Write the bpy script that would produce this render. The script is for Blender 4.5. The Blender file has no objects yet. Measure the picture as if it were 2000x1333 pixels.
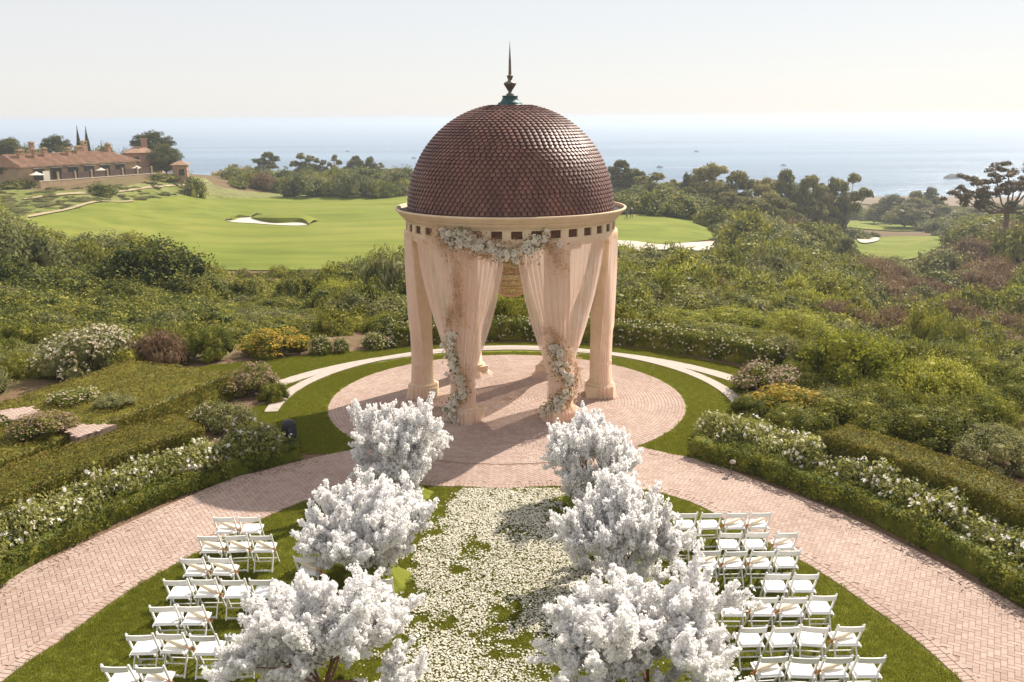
import bpy, math, random
import numpy as np
from mathutils import Matrix, Vector, Euler

random.seed(7)
RNG = np.random.default_rng(7)
SC = bpy.context.scene
COL = SC.collection
R = math.radians

# ------------------------------------------------------------------ camera
CAM_H = 8.65
CAM_Y = -28.0
HAZE = 0.00035
FPX = 1780.0            # focal length in pixels of a 2000 px wide picture
PITCH = math.atan((666.5 - 232.0) / FPX)
cam_data = bpy.data.cameras.new('camera')
cam = bpy.data.objects.new('camera', cam_data)
COL.objects.link(cam)
cam_data.sensor_width = 36.0
cam_data.lens = FPX / 2000.0 * 36.0
cam_data.clip_start = 0.1
cam_data.clip_end = 60000.0
CAM_M = Matrix.Translation((0, CAM_Y, CAM_H)) @ Matrix.Rotation(math.pi / 2 - PITCH, 4, 'X') @ Matrix.Rotation(R(-0.3), 4, 'Z')
cam.matrix_world = CAM_M
SC.camera = cam

# ------------------------------------------------------------------ light
SUN_DIR = Vector((0.655, 0.755, 0.93)).normalized()      # towards the sun
SUN_EL = math.asin(SUN_DIR.z)
SUN_AZ = math.atan2(SUN_DIR.x, SUN_DIR.y)                # clockwise from +Y
world = bpy.data.worlds.new('World')
SC.world = world
world.use_nodes = True
wn = world.node_tree
sky = wn.nodes.new('ShaderNodeTexSky')
sky.sky_type = 'NISHITA'
sky.sun_disc = False
sky.sun_elevation = SUN_EL
sky.sun_rotation = SUN_AZ
sky.altitude = 60
sky.air_density = 0.95
sky.dust_density = 0.5
sky.ozone_density = 1.0
veil = wn.nodes.new('ShaderNodeMix'); veil.data_type = 'RGBA'       # high thin haze veiling the blue, the same all over the sky
veil.inputs[0].default_value = 0.90
veil.inputs[7].default_value = (2.92, 2.84, 2.83, 1)
wn.links.new(sky.outputs[0], veil.inputs[6])
wn.links.new(veil.outputs[2], wn.nodes['Background'].inputs[0])
wn.nodes['Background'].inputs[1].default_value = 0.15
sun_data = bpy.data.lights.new('sun', 'SUN')
sun_data.energy = 4.2
sun_data.angle = R(0.53)
sun_data.color = (1.0, 0.91, 0.79)
sun = bpy.data.objects.new('sun', sun_data)
sun.rotation_euler = (-SUN_DIR).to_track_quat('-Z', 'Y').to_euler()
COL.objects.link(sun)
SC.view_settings.view_transform = 'Standard'
SC.view_settings.look = 'None'
SC.view_settings.exposure = 0.86
SC.view_settings.gamma = 1.0
SC.view_settings.use_curve_mapping = False
SC.render.engine = 'CYCLES'
SC.cycles.max_bounces = 10
SC.cycles.diffuse_bounces = 9
SC.cycles.glossy_bounces = 2
SC.cycles.transmission_bounces = 4
SC.cycles.transparent_max_bounces = 8
SC.cycles.volume_bounces = 1

# ------------------------------------------------------------------ picture <-> place
_M3 = CAM_M.to_3x3()
_MI = CAM_M.inverted()
def ray(px, py):
    return _M3 @ Vector(((px - 1000) / FPX, -(py - 666.5) / FPX, -1.0))
def at(px, py, z=0.0):
    d = ray(px, py); t = (z - CAM_H) / d.z
    return Vector((d.x * t, CAM_Y + d.y * t, z))
def at_y(px, py, Y):
    d = ray(px, py); t = (Y - CAM_Y) / d.y
    return Vector((d.x * t, Y, CAM_H + d.z * t))
def at_d(px, py, dep):
    d = ray(px, py)
    return Vector((d.x * dep, CAM_Y + d.y * dep, CAM_H + d.z * dep))
_MIn = np.array(_MI)
def project(P):
    P = np.atleast_2d(np.asarray(P, float))
    q = P @ _MIn[:3, :3].T + _MIn[:3, 3]
    dep = -q[:, 2]
    dd = np.where(dep > 0.01, dep, 0.01)
    return 1000 + q[:, 0] / dd * FPX, 666.5 - q[:, 1] / dd * FPX, dep

# ------------------------------------------------------------------ helpers
def tag(o, label=None, cat=None, group=None, kind=None):
    if label: o['label'] = label
    if cat: o['category'] = cat
    if group: o['group'] = group
    if kind: o['kind'] = kind
    return o
def empty(name, loc=(0, 0, 0), rz=0.0, label=None, cat=None, group=None):
    o = bpy.data.objects.new(name, None)
    o.empty_display_size = 0.3
    o.location = loc; o.rotation_euler = (0, 0, rz)
    COL.objects.link(o)
    return tag(o, label, cat, group)
class MB:
    def __init__(s): s.V = []; s.F3 = []; s.F4 = []; s.n = 0
    def add(s, V, F):
        V = np.asarray(V, float).reshape(-1, 3); F = np.asarray(F, int)
        if len(F): (s.F3 if F.shape[1] == 3 else s.F4).append(F + s.n)
        s.V.append(V); s.n += len(V); return s
    def box(s, c, d, rz=0.0, M=None, top=None):
        x, y, z = d[0] / 2, d[1] / 2, d[2] / 2
        t = top if top else (x, y)
        V = np.array([(-x,-y,-z),(x,-y,-z),(x,y,-z),(-x,y,-z),(-t[0],-t[1],z),(t[0],-t[1],z),(t[0],t[1],z),(-t[0],t[1],z)])
        if rz:
            ca, sa = math.cos(rz), math.sin(rz)
            V = np.c_[V[:,0]*ca - V[:,1]*sa, V[:,0]*sa + V[:,1]*ca, V[:,2]]
        V = V + np.array(c)
        if M is not None: V = V @ np.array(M)[:3,:3].T + np.array(M)[:3,3]
        return s.add(V, [(0,3,2,1),(4,5,6,7),(0,1,5,4),(1,2,6,5),(2,3,7,6),(3,0,4,7)])
    def beam(s, a, b, w, h, up=(0, 0, 1)):
        a = np.array(a, float); b = np.array(b, float); t = b - a; L = np.linalg.norm(t); t /= L
        u = np.array(up, float); x = np.cross(t, u); x /= np.linalg.norm(x) + 1e-9; y = np.cross(x, t)
        V = []
        for p in (a, b):
            for i, j in ((-1,-1),(1,-1),(1,1),(-1,1)): V.append(p + x*w/2*i + y*h/2*j)
        return s.add(V, [(0,1,2,3),(7,6,5,4),(0,4,5,1),(1,5,6,2),(2,6,7,3),(3,7,4,0)])
    def tube(s, P, rad, n=6, cap=True):
        P = np.array(P, float); m = len(P)
        rad = np.full(m, rad) if np.isscalar(rad) else np.array(rad)
        T = np.gradient(P, axis=0); T /= np.linalg.norm(T, axis=1)[:, None] + 1e-9
        ref = np.array((0, 0, 1.0)) if abs(T[:, 2]).mean() < 0.8 else np.array((1.0, 0, 0))
        X = np.cross(T, ref); X /= np.linalg.norm(X, axis=1)[:, None] + 1e-9
        Y = np.cross(T, X)
        a = np.arange(n) * 2 * math.pi / n
        V = P[:, None] + rad[:, None, None] * (X[:, None] * np.cos(a)[None, :, None] + Y[:, None] * np.sin(a)[None, :, None])
        F = [(i*n+j, i*n+(j+1) % n, (i+1)*n+(j+1) % n, (i+1)*n+j) for i in range(m-1) for j in range(n)]
        s.add(V.reshape(-1, 3), F)
        if cap:
            k = s.n - m*n
            for base, p in ((0, P[0]), ((m-1)*n, P[-1])):
                s.add([p], np.zeros((0, 3)))
                c = s.n - 1
                s.F3.append(np.array([(c, k+base+j, k+base+(j+1) % n) for j in range(n)]))
        return s
    def lathe(s, prof, n=32, c=(0, 0, 0), a0=0, a1=2*math.pi):
        prof = np.array(prof, float); m = len(prof); full = abs(a1 - a0 - 2*math.pi) < 1e-6
        k = n if full else n + 1
        a = a0 + np.arange(k) * (a1 - a0) / n
        V = np.stack([prof[:, 0][:, None]*np.cos(a), prof[:, 0][:, None]*np.sin(a), np.repeat(prof[:, 1][:, None], k, 1)], -1) + np.array(c)
        F = []
        for i in range(m - 1):
            for j in range(n):
                j2 = (j + 1) % k
                F.append((i*k+j, i*k+j2, (i+1)*k+j2, (i+1)*k+j))
        return s.add(V.reshape(-1, 3), F)
    def mesh(s, name, mats, smooth=False):
        me = bpy.data.meshes.new(name)
        V = np.concatenate(s.V) if s.V else np.zeros((0, 3))
        F3 = np.concatenate(s.F3) if s.F3 else np.zeros((0, 3), int)
        F4 = np.concatenate(s.F4) if s.F4 else np.zeros((0, 4), int)
        me.vertices.add(len(V)); me.vertices.foreach_set('co', V.astype(np.float32).ravel())
        nl = len(F3)*3 + len(F4)*4
        me.loops.add(nl); me.loops.foreach_set('vertex_index', np.concatenate([F3.ravel(), F4.ravel()]).astype(np.int32))
        me.polygons.add(len(F3) + len(F4))
        st = np.concatenate([np.arange(len(F3))*3, len(F3)*3 + np.arange(len(F4))*4]).astype(np.int32)
        me.polygons.foreach_set('loop_start', st)
        me.polygons.foreach_set('use_smooth', np.full(len(st), bool(smooth)))
        me.update(calc_edges=True); me.validate()
        for m in (mats if isinstance(mats, (list, tuple)) else [mats]): me.materials.append(m)
        return me
    def build(s, name, mats, parent=None, smooth=False, loc=None):
        return link(name, s.mesh(name, mats, smooth), parent, loc)
def link(name, me, parent=None, loc=None):
    o = bpy.data.objects.new(name, me)
    if parent is not None: o.parent = parent
    if loc is not None: o.location = loc
    COL.objects.link(o)
    return o
def bevel(o, w, seg=2):
    m = o.modifiers.new('bevel', 'BEVEL'); m.width = w; m.segments = seg; m.limit_method = 'ANGLE'; m.angle_limit = R(35)
    return o

def in_poly(x, y, poly):
    x = np.asarray(x); y = np.asarray(y); inside = np.zeros(x.shape, bool); n = len(poly)
    for i in range(n):
        x1, y1 = poly[i][:2]; x2, y2 = poly[(i+1) % n][:2]
        c = ((y1 > y) != (y2 > y)) & (x < (x2-x1)*(y-y1)/((y2-y1) if y2 != y1 else 1e-9) + x1)
        inside ^= c
    return inside
def spline(pts, k=8, closed=False):
    pts = [np.array(p, float) for p in pts]; n = len(pts); out = []
    for i in range(n if closed else n-1):
        p0 = pts[i-1] if (i > 0 or closed) else pts[0]; p1 = pts[i]; p2 = pts[(i+1) % n]
        p3 = pts[(i+2) % n] if (closed or i+2 < n) else pts[-1]
        for j in range(k):
            t = j/k
            out.append(0.5*((2*p1) + (-p0+p2)*t + (2*p0-5*p1+4*p2-p3)*t*t + (-p0+3*p1-3*p2+p3)*t**3))
    if not closed: out.append(pts[-1])
    return np.array(out)
def resample(P, step):
    P = np.array(P); d = np.r_[0, np.cumsum(np.linalg.norm(np.diff(P, axis=0), axis=1))]
    n = max(2, int(round(d[-1]/step))); t = np.linspace(0, d[-1], n+1)
    return np.stack([np.interp(t, d, P[:, i]) for i in range(P.shape[1])], 1)
def vnoise(x, y, f, seed=0):
    x = np.asarray(x)*f; y = np.asarray(y)*f
    xi = np.floor(x).astype(int); yi = np.floor(y).astype(int); fx = x-xi; fy = y-yi
    fx = fx*fx*(3-2*fx); fy = fy*fy*(3-2*fy)
    def h(a, b):
        v = np.sin(a*127.1 + b*311.7 + seed*74.7)*43758.5453
        return v - np.floor(v)
    return (h(xi, yi)*(1-fx)+h(xi+1, yi)*fx)*(1-fy) + (h(xi, yi+1)*(1-fx)+h(xi+1, yi+1)*fx)*fy

# ------------------------------------------------------------------ materials
def newmat(name):
    m = bpy.data.materials.new(name); m.use_nodes = True
    nt = m.node_tree; b = nt.nodes['Principled BSDF']
    b.inputs['Roughness'].default_value = 0.8
    b.inputs['Specular IOR Level'].default_value = 0.3
    return m, nt, b
def ramp(nt, stops):
    r = nt.nodes.new('ShaderNodeValToRGB'); cr = r.color_ramp
    while len(cr.elements) < len(stops): cr.elements.new(0.5)
    for e, (p, c) in zip(cr.elements, stops):
        e.position = p; e.color = (*c, 1)
    return r
def noise(nt, scale, detail=4, rough=0.6, coord='Object'):
    tc = nt.nodes.new('ShaderNodeTexCoord'); n = nt.nodes.new('ShaderNodeTexNoise')
    n.inputs['Scale'].default_value = scale; n.inputs['Detail'].default_value = detail; n.inputs['Roughness'].default_value = rough
    nt.links.new(tc.outputs[coord], n.inputs['Vector']); return n
def mixc(nt, a, b, fac, mode='MIX'):
    m = nt.nodes.new('ShaderNodeMix'); m.data_type = 'RGBA'; m.blend_type = mode
    for s, v in ((m.inputs[0], fac), (m.inputs[6], a), (m.inputs[7], b)):
        if hasattr(v, 'links') or isinstance(v, bpy.types.NodeSocket): nt.links.new(v, s)
        elif isinstance(v, (int, float)): s.default_value = v
        else: s.default_value = (*v, 1)
    return m.outputs[2]
def rnd(nt, k=1.0):
    g = nt.nodes.new('ShaderNodeNewGeometry'); oi = nt.nodes.new('ShaderNodeObjectInfo')
    a = nt.nodes.new('ShaderNodeMath'); a.operation = 'MULTIPLY_ADD'
    nt.links.new(oi.outputs['Random'], a.inputs[0]); a.inputs[1].default_value = 7.31*k
    nt.links.new(g.outputs['Random Per Island'], a.inputs[2])
    f = nt.nodes.new('ShaderNodeMath'); f.operation = 'FRACT'; nt.links.new(a.outputs[0], f.inputs[0])
    return f.outputs[0]
def bumpn(nt, b, src, strength=0.3, dist=0.02):
    bp = nt.nodes.new('ShaderNodeBump'); bp.inputs['Strength'].default_value = strength; bp.inputs['Distance'].default_value = dist
    nt.links.new(src, bp.inputs['Height']); nt.links.new(bp.outputs[0], b.inputs['Normal'])
def simple(name, c1, c2=None, scale=6, rough=0.8, bump=0.0, bdist=0.01, metal=0, spec=0.3, coord='Object'):
    m, nt, b = newmat(name); b.inputs['Roughness'].default_value = rough; b.inputs['Metallic'].default_value = metal
    b.inputs['Specular IOR Level'].default_value = spec
    c2 = c2 or tuple(x*0.8 for x in c1)
    n = noise(nt, scale, 5, 0.6, coord)
    r = ramp(nt, [(0.32, c2), (0.68, c1)]); nt.links.new(n.outputs[0], r.inputs[0]); nt.links.new(r.outputs[0], b.inputs['Base Color'])
    if bump: bumpn(nt, b, n.outputs[0], bump, bdist)
    return m
def leafmat(name, cols, trans=0.35, rough=0.5, obj_var=0.35, spec=0.25, patch=0.9, pscale=2.5, tint=0.25):
    """per-leaf and per-plant colour variation, translucent"""
    m, nt, b = newmat(name)
    g = nt.nodes.new('ShaderNodeNewGeometry'); oi = nt.nodes.new('ShaderNodeObjectInfo')
    n = len(cols)
    r = ramp(nt, [(i/(n-1) if n > 1 else 0, c) for i, c in enumerate(cols)])
    a = nt.nodes.new('ShaderNodeMath'); a.operation = 'MULTIPLY'; a.inputs[1].default_value = 1-obj_var
    nt.links.new(g.outputs['Random Per Island'], a.inputs[0])
    c = nt.nodes.new('ShaderNodeMath'); c.operation = 'MULTIPLY_ADD'; c.inputs[1].default_value = obj_var
    nt.links.new(oi.outputs['Random'], c.inputs[0]); nt.links.new(a.outputs[0], c.inputs[2])
    pn = noise(nt, pscale, 2, 0.5); ps = nt.nodes.new('ShaderNodeMath'); ps.operation = 'MULTIPLY_ADD'; ps.inputs[1].default_value = patch; 
    nt.links.new(pn.outputs[0], ps.inputs[0]); nt.links.new(c.outputs[0], ps.inputs[2])
    sb = nt.nodes.new('ShaderNodeMath'); sb.operation = 'SUBTRACT'; sb.inputs[1].default_value = patch*.5; nt.links.new(ps.outputs[0], sb.inputs[0])
    nt.links.new(sb.outputs[0], r.inputs[0]); nt.links.new(r.outputs[0], b.inputs['Base Color'])
    b.inputs['Roughness'].default_value = rough; b.inputs['Specular IOR Level'].default_value = spec
    t = nt.nodes.new('ShaderNodeBsdfTranslucent')
    nt.links.new(mixc(nt, r.outputs[0], (1.0, 1.0, 0.35), tint, 'MULTIPLY'), t.inputs[0])
    mx = nt.nodes.new('ShaderNodeMixShader'); mx.inputs[0].default_value = trans
    nt.links.new(b.outputs[0], mx.inputs[1]); nt.links.new(t.outputs[0], mx.inputs[2])
    nt.links.new(mx.outputs[0], nt.nodes['Material Output'].inputs[0])
    return m
M = {}
M['laurel'] = leafmat('laurel leaves', [(0.015,0.026,0.006), (0.055,0.075,0.014), (0.22,0.23,0.04), (0.58,0.50,0.11)], 0.26, 0.5, 0.25, 0.12, 1.1)
M['sage'] = leafmat('sage leaves', [(0.06,0.07,0.025), (0.20,0.205,0.075), (0.48,0.44,0.20)], 0.35, 0.6, 0.3, 0.1, 1.2)
M['olive'] = leafmat('olive scrub leaves', [(0.04,0.05,0.010), (0.19,0.20,0.03), (0.50,0.45,0.08)], 0.36, 0.6, 0.35, 0.1, 1.2)
M['bright'] = leafmat('bright green leaves', [(0.08,0.10,0.012), (0.28,0.29,0.035), (0.60,0.56,0.12)], 0.42, 0.6, 0.35, 0.1)
M['drybrown'] = leafmat('dry brown twigs', [(0.11,0.07,0.04), (0.22,0.14,0.08), (0.38,0.26,0.15)], 0.3, 0.7, 0.3, 0.1)
M['euc'] = leafmat('eucalyptus leaves', [(0.055,0.065,0.022), (0.21,0.20,0.07), (0.52,0.43,0.18)], 0.38, 0.5, 0.4, 0.12)
M['pine'] = leafmat('pine needles', [(0.045,0.055,0.02), (0.11,0.12,0.04), (0.22,0.21,0.08)], 0.3, 0.5, 0.3, 0.1)
M['boxleaf'] = leafmat('box hedge leaves', [(0.045,0.065,0.010), (0.16,0.18,0.026), (0.36,0.33,0.06)], 0.42, 0.5, 0.2, 0.12, 1.3, 3)
M['hedgetop'] = leafmat('clipped hedge leaves', [(0.09,0.085,0.018), (0.20,0.17,0.035), (0.36,0.29,0.07)], 0.4, 0.6, 0.2, 0.12, 1.0, 2)
M['roseleaf'] = leafmat('rose leaves', [(0.10,0.12,0.03), (0.27,0.28,0.07), (0.58,0.54,0.22)], 0.5, 0.45, 0.2, 0.3)
M['creamflower'] = leafmat('cream small flowers', [(0.62,0.54,0.38), (0.76,0.68,0.52)], 0.35, tint=0)
M['whiteflower'] = leafmat('white flower petals', [(0.84,0.79,0.70), (0.93,0.90,0.84)], 0.45, tint=0)
M['pinkflower'] = leafmat('dusty pink flower heads', [(0.32,0.20,0.14), (0.46,0.32,0.24)], 0.3)
M['yellowflower'] = leafmat('yellow flower heads', [(0.45,0.28,0.02), (0.60,0.40,0.04)], 0.3)
M['blossom'] = leafmat('white silk blossom', [(0.93,0.915,0.90), (0.96,0.95,0.94)], 0.62, 0.7, 0.1, 0.1, 0.3, tint=0)
M['petal'] = leafmat('cream rose petals', [(0.84,0.79,0.67), (0.93,0.90,0.82)], 0.4, 0.6, 0.0, 0.2, tint=0)
M['grassblade'] = leafmat('lawn grass blades', [(0.12,0.145,0.020), (0.21,0.225,0.030), (0.36,0.33,0.06)], 0.45, 0.6, 0.12, 0.1, 0.2)
M['bronze'] = leafmat('dried bronze foliage', [(0.42,0.25,0.13), (0.64,0.43,0.26), (0.80,0.63,0.45)], 0.45, 0.6, 0.1, 0.1, tint=0)
M['bark'] = simple('brown bark', (0.22,0.15,0.10), (0.12,0.08,0.055), 20, 0.9, 0.4)
M['palebark'] = simple('pale bark', (0.38,0.32,0.26), (0.24,0.19,0.15), 8, 0.9, 0.4)
M['blossombark'] = simple('reddish brown branch', (0.24,0.12,0.075), (0.13,0.065,0.045), 25, 0.85, 0.3)
M['soil'] = simple('mulch soil', (0.24,0.15,0.09), (0.12,0.075,0.05), 14, 0.95, 0.8, 0.03)
M['joint'] = simple('sandy paving joints', (0.30,0.21,0.165), (0.25,0.175,0.14), 30, 0.95)
M['stone'] = simple('cream limestone', (0.74,0.59,0.41), (0.62,0.48,0.32), 2.2, 0.85, 0.15, 0.01)
M['paleslab'] = simple('pale concrete band', (0.47,0.405,0.35), (0.39,0.335,0.29), 5, 0.85, 0.1)
M['darkgutter'] = simple('dark gutter lining', (0.05,0.045,0.04), (0.03,0.028,0.025), 5, 0.7)
M['vent'] = simple('red brown vent panel', (0.15,0.075,0.045), (0.09,0.045,0.03), 14, 0.7)
M['shell'] = simple('dark roof shell', (0.10,0.055,0.045), None, 5, 0.8)
M['teal'] = simple('verdigris copper', (0.05,0.12,0.12), (0.025,0.05,0.055), 10, 0.5, 0.2, 0.01, 0.4)
M['bronzemetal'] = simple('weathered bronze', (0.20,0.17,0.13), (0.11,0.10,0.085), 14, 0.45, 0.1, 0.005, 0.6)
M['chairwhite'] = simple('white resin', (0.80,0.79,0.77), (0.76,0.75,0.73), 8, 0.35, 0, 0.01, 0, 0.5)
M['cushion'] = simple('white vinyl seat pad', (0.84,0.83,0.81), (0.80,0.79,0.77), 8, 0.5)
M['paper'] = simple('cream paper', (0.80,0.70,0.54), (0.72,0.61,0.46), 18, 0.8)
M['tassel'] = simple('orange tassel', (0.55,0.27,0.09), (0.40,0.18,0.06), 30, 0.9)
M['wallplaster'] = simple('ochre plaster', (0.46,0.33,0.20), (0.36,0.25,0.15), 0.8, 0.9)
M['pinkplaster'] = simple('terracotta pink plaster', (0.42,0.26,0.18), (0.34,0.20,0.14), 0.8, 0.9)
M['darkwood'] = simple('dark slatted wood', (0.13,0.085,0.065), (0.08,0.05,0.04), 3, 0.85)
M['glassdark'] = simple('dark window glass', (0.03,0.03,0.035), None, 3, 0.15, 0, 0.01, 0, 0.6)
M['canvas'] = simple('off white canvas', (0.72,0.66,0.56), (0.65,0.58,0.48), 2, 0.85)
M['blackmetal'] = simple('black metal', (0.03,0.03,0.035), None, 8, 0.5)
M['sand'] = simple('white bunker sand', (0.58,0.52,0.44), (0.50,0.45,0.37), 0.4, 0.95)
M['dirt'] = simple('tan dirt path', (0.42,0.33,0.20), (0.33,0.26,0.15), 0.6, 0.95)
M['skin'] = simple('skin', (0.45,0.28,0.2), None, 5, 0.6)
M['white'] = simple('white cloth', (0.75,0.75,0.73), None, 5, 0.8)
M['navy'] = simple('dark grey cloth', (0.06,0.06,0.08), None, 5, 0.8)
M['crystal'] = leafmat('warm crystal beads', [(0.75,0.58,0.38), (0.85,0.72,0.52)], 0.5, 0.2, 0, 0.8, tint=0)
M['gold'] = simple('brushed gold', (0.55,0.36,0.16), None, 10, 0.35, 0, 0.01, 0.8)
M['rock'] = simple('dark wet rock', (0.06,0.055,0.05), None, 0.5, 0.8)
M['foam'] = simple('white sea foam', (0.75,0.77,0.78), None, 0.2, 0.9)
M['greywedge'] = simple('grey brown stone block', (0.24,0.19,0.16), (0.17,0.135,0.115), 9, 0.85)

def brickmat():
    m, nt, b = newmat('pink clay brick')
    r = ramp(nt, [(0.0, (0.40,0.29,0.24)), (0.35, (0.44,0.325,0.27)), (0.75, (0.48,0.365,0.305)), (1.0, (0.445,0.35,0.30))])
    nt.links.new(rnd(nt), r.inputs[0])
    n = noise(nt, 0.35, 4, 0.6, 'Object'); 
    tc = nt.nodes.new('ShaderNodeNewGeometry'); nt.links.new(tc.outputs['Position'], n.inputs['Vector'])
    r2 = ramp(nt, [(0.3, (0.80,0.76,0.75)), (0.62, (1.0,1.0,1.0))]); nt.links.new(n.outputs[0], r2.inputs[0])
    n3 = noise(nt, 60, 3); r3 = ramp(nt, [(0.3, (0.88,0.87,0.86)), (0.7, (1,1,1))]); nt.links.new(n3.outputs[0], r3.inputs[0])
    c = mixc(nt, r.outputs[0], r2.outputs[0], 1.0, 'MULTIPLY'); c = mixc(nt, c, r3.outputs[0], 1.0, 'MULTIPLY')
    nt.links.new(c, b.inputs['Base Color']); b.inputs['Roughness'].default_value = 0.85
    return m
M['brick'] = brickmat()
def shinglemat():
    m, nt, b = newmat('glazed clay shingle')
    r = ramp(nt, [(0.0, (0.15,0.060,0.045)), (0.3, (0.18,0.075,0.055)), (0.6, (0.20,0.086,0.062)), (0.85, (0.18,0.083,0.065)), (1.0, (0.22,0.10,0.07))])
    nt.links.new(rnd(nt), r.inputs[0]); nt.links.new(r.outputs[0], b.inputs['Base Color'])
    b.inputs['Roughness'].default_value = 0.48; b.inputs['Specular IOR Level'].default_value = 0.45
    g = nt.nodes.new('ShaderNodeNewGeometry'); mp = nt.nodes.new('ShaderNodeMapping'); mp.inputs['Scale'].default_value = (1.6, 1.6, .35)   # rain streaks running down
    nt.links.new(g.outputs['Position'], mp.inputs[0]); nz = nt.nodes.new('ShaderNodeTexNoise'); nz.inputs['Scale'].default_value = 1.6; nz.inputs['Detail'].default_value = 5; nt.links.new(mp.outputs[0], nz.inputs['Vector'])
    rr = ramp(nt, [(0.35, (0.62,0.60,0.60)), (0.6, (1.0,1.0,1.0)), (0.8, (1.15,1.1,1.08))]); nt.links.new(nz.outputs[0], rr.inputs[0]); nt.links.new(mixc(nt, r.outputs[0], rr.outputs[0], 1.0, 'MULTIPLY'), b.inputs['Base Color'])
    return m
M['shingle'] = shinglemat()
def rooftile():
    m, nt, b = newmat('terracotta roof tiles')
    n = noise(nt, 1.2, 6, 0.7); r = ramp(nt, [(0.3, (0.22,0.12,0.08)), (0.5, (0.33,0.19,0.12)), (0.7, (0.42,0.27,0.18))])
    nt.links.new(n.outputs[0], r.inputs[0]); nt.links.new(r.outputs[0], b.inputs['Base Color'])
    w = nt.nodes.new('ShaderNodeTexWave'); w.inputs['Scale'].default_value = 1.6; w.bands_direction = 'X'
    tc = nt.nodes.new('ShaderNodeTexCoord'); nt.links.new(tc.outputs['Object'], w.inputs['Vector'])
    bumpn(nt, b, w.outputs['Fac'], 0.6, 0.08); return m
M['rooftile'] = rooftile()
def curtainmat():
    m, nt, b = newmat('sheer blush chiffon')
    n = noise(nt, 1.5, 3); r = ramp(nt, [(0.3, (0.94,0.80,0.71)), (0.7, (0.97,0.87,0.80))])
    nt.links.new(n.outputs[0], r.inputs[0]); nt.links.new(r.outputs[0], b.inputs['Base Color'])
    b.inputs['Roughness'].default_value = 0.7; b.inputs['Sheen Weight'].default_value = 0.3
    t = nt.nodes.new('ShaderNodeBsdfTranslucent'); nt.links.new(r.outputs[0], t.inputs[0])
    mx = nt.nodes.new('ShaderNodeMixShader'); mx.inputs[0].default_value = 0.64
    nt.links.new(b.outputs[0], mx.inputs[1]); nt.links.new(t.outputs[0], mx.inputs[2])
    tr = nt.nodes.new('ShaderNodeBsdfTransparent'); tr.inputs[0].default_value = (1, 0.93, 0.88, 1)
    m2 = nt.nodes.new('ShaderNodeMixShader'); m2.inputs[0].default_value = 0.27
    nt.links.new(mx.outputs[0], m2.inputs[1]); nt.links.new(tr.outputs[0], m2.inputs[2])
    nt.links.new(m2.outputs[0], nt.nodes['Material Output'].inputs[0]); return m
M['curtain'] = curtainmat()
def groundmat(name, stops, s1, s2, bump=0.5, bd=0.3, mixf=0.4):
    m, nt, b = newmat(name)
    n1 = noise(nt, s1, 6, 0.65); n2 = noise(nt, s2, 4, 0.6)
    mm = nt.nodes.new('ShaderNodeMix'); mm.data_type = 'FLOAT'; mm.inputs[0].default_value = mixf
    nt.links.new(n1.outputs[0], mm.inputs[2]); nt.links.new(n2.outputs[0], mm.inputs[3])
    r = ramp(nt, stops); nt.links.new(mm.outputs[0], r.inputs[0]); nt.links.new(r.outputs[0], b.inputs['Base Color'])
    b.inputs['Roughness'].default_value = 0.95; b.inputs['Specular IOR Level'].default_value = 0.1
    if bump: bumpn(nt, b, n2.outputs[0], bump, bd)
    return m
M['terrain'] = groundmat('dry scrub earth', [(0.35,(0.09,0.06,0.035)),(0.48,(0.17,0.11,0.065)),(0.58,(0.14,0.12,0.05)),(0.7,(0.24,0.17,0.11))], 0.06, 1.2)
M['slope'] = groundmat('weedy green slope', [(0.36,(0.10,0.11,0.03)),(0.46,(0.17,0.19,0.04)),(0.54,(0.22,0.22,0.09)),(0.62,(0.15,0.14,0.06)),(0.7,(0.28,0.26,0.14))], 0.09, 0.9, 0.8, 0.4)
M['fairway'] = groundmat('mown fairway grass', [(0.3,(0.135,0.165,0.020)),(0.5,(0.18,0.205,0.032)),(0.7,(0.225,0.225,0.048))], 0.03, 0.25, 0.15, 0.05, 0.3)
_nt = M['fairway'].node_tree; _b = _nt.nodes['Principled BSDF']; _src = _b.inputs['Base Color'].links[0].from_socket
_tc = _nt.nodes.new('ShaderNodeTexCoord'); _mp = _nt.nodes.new('ShaderNodeMapping'); _mp.inputs['Rotation'].default_value = (0, 0, 1.1); _mp.inputs['Scale'].default_value = (.02, .16, 1)
_nt.links.new(_tc.outputs['Object'], _mp.inputs[0]); _n = _nt.nodes.new('ShaderNodeTexNoise'); _n.inputs['Scale'].default_value = 1.4; _n.inputs['Detail'].default_value = 5; _nt.links.new(_mp.outputs[0], _n.inputs['Vector'])
_r = ramp(_nt, [(0.3, (0.72, 0.78, 0.7)), (0.55, (1.0, 1.0, 1.0)), (0.75, (1.2, 1.1, 1.2))]); _nt.links.new(_n.outputs[0], _r.inputs[0]); _nt.links.new(mixc(_nt, _src, _r.outputs[0], 1.0, 'MULTIPLY'), _b.inputs['Base Color'])
M['lawn'] = groundmat('lawn turf', [(0.3,(0.16,0.185,0.026)),(0.5,(0.175,0.195,0.028)),(0.7,(0.20,0.21,0.034))], 0.5, 25, 0.8, 0.03, 0.6)
M['hill'] = groundmat('tan coastal flat', [(0.35,(0.16,0.12,0.08)),(0.6,(0.24,0.18,0.12))], 0.02, 0.2, 0.3, 0.3)
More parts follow.
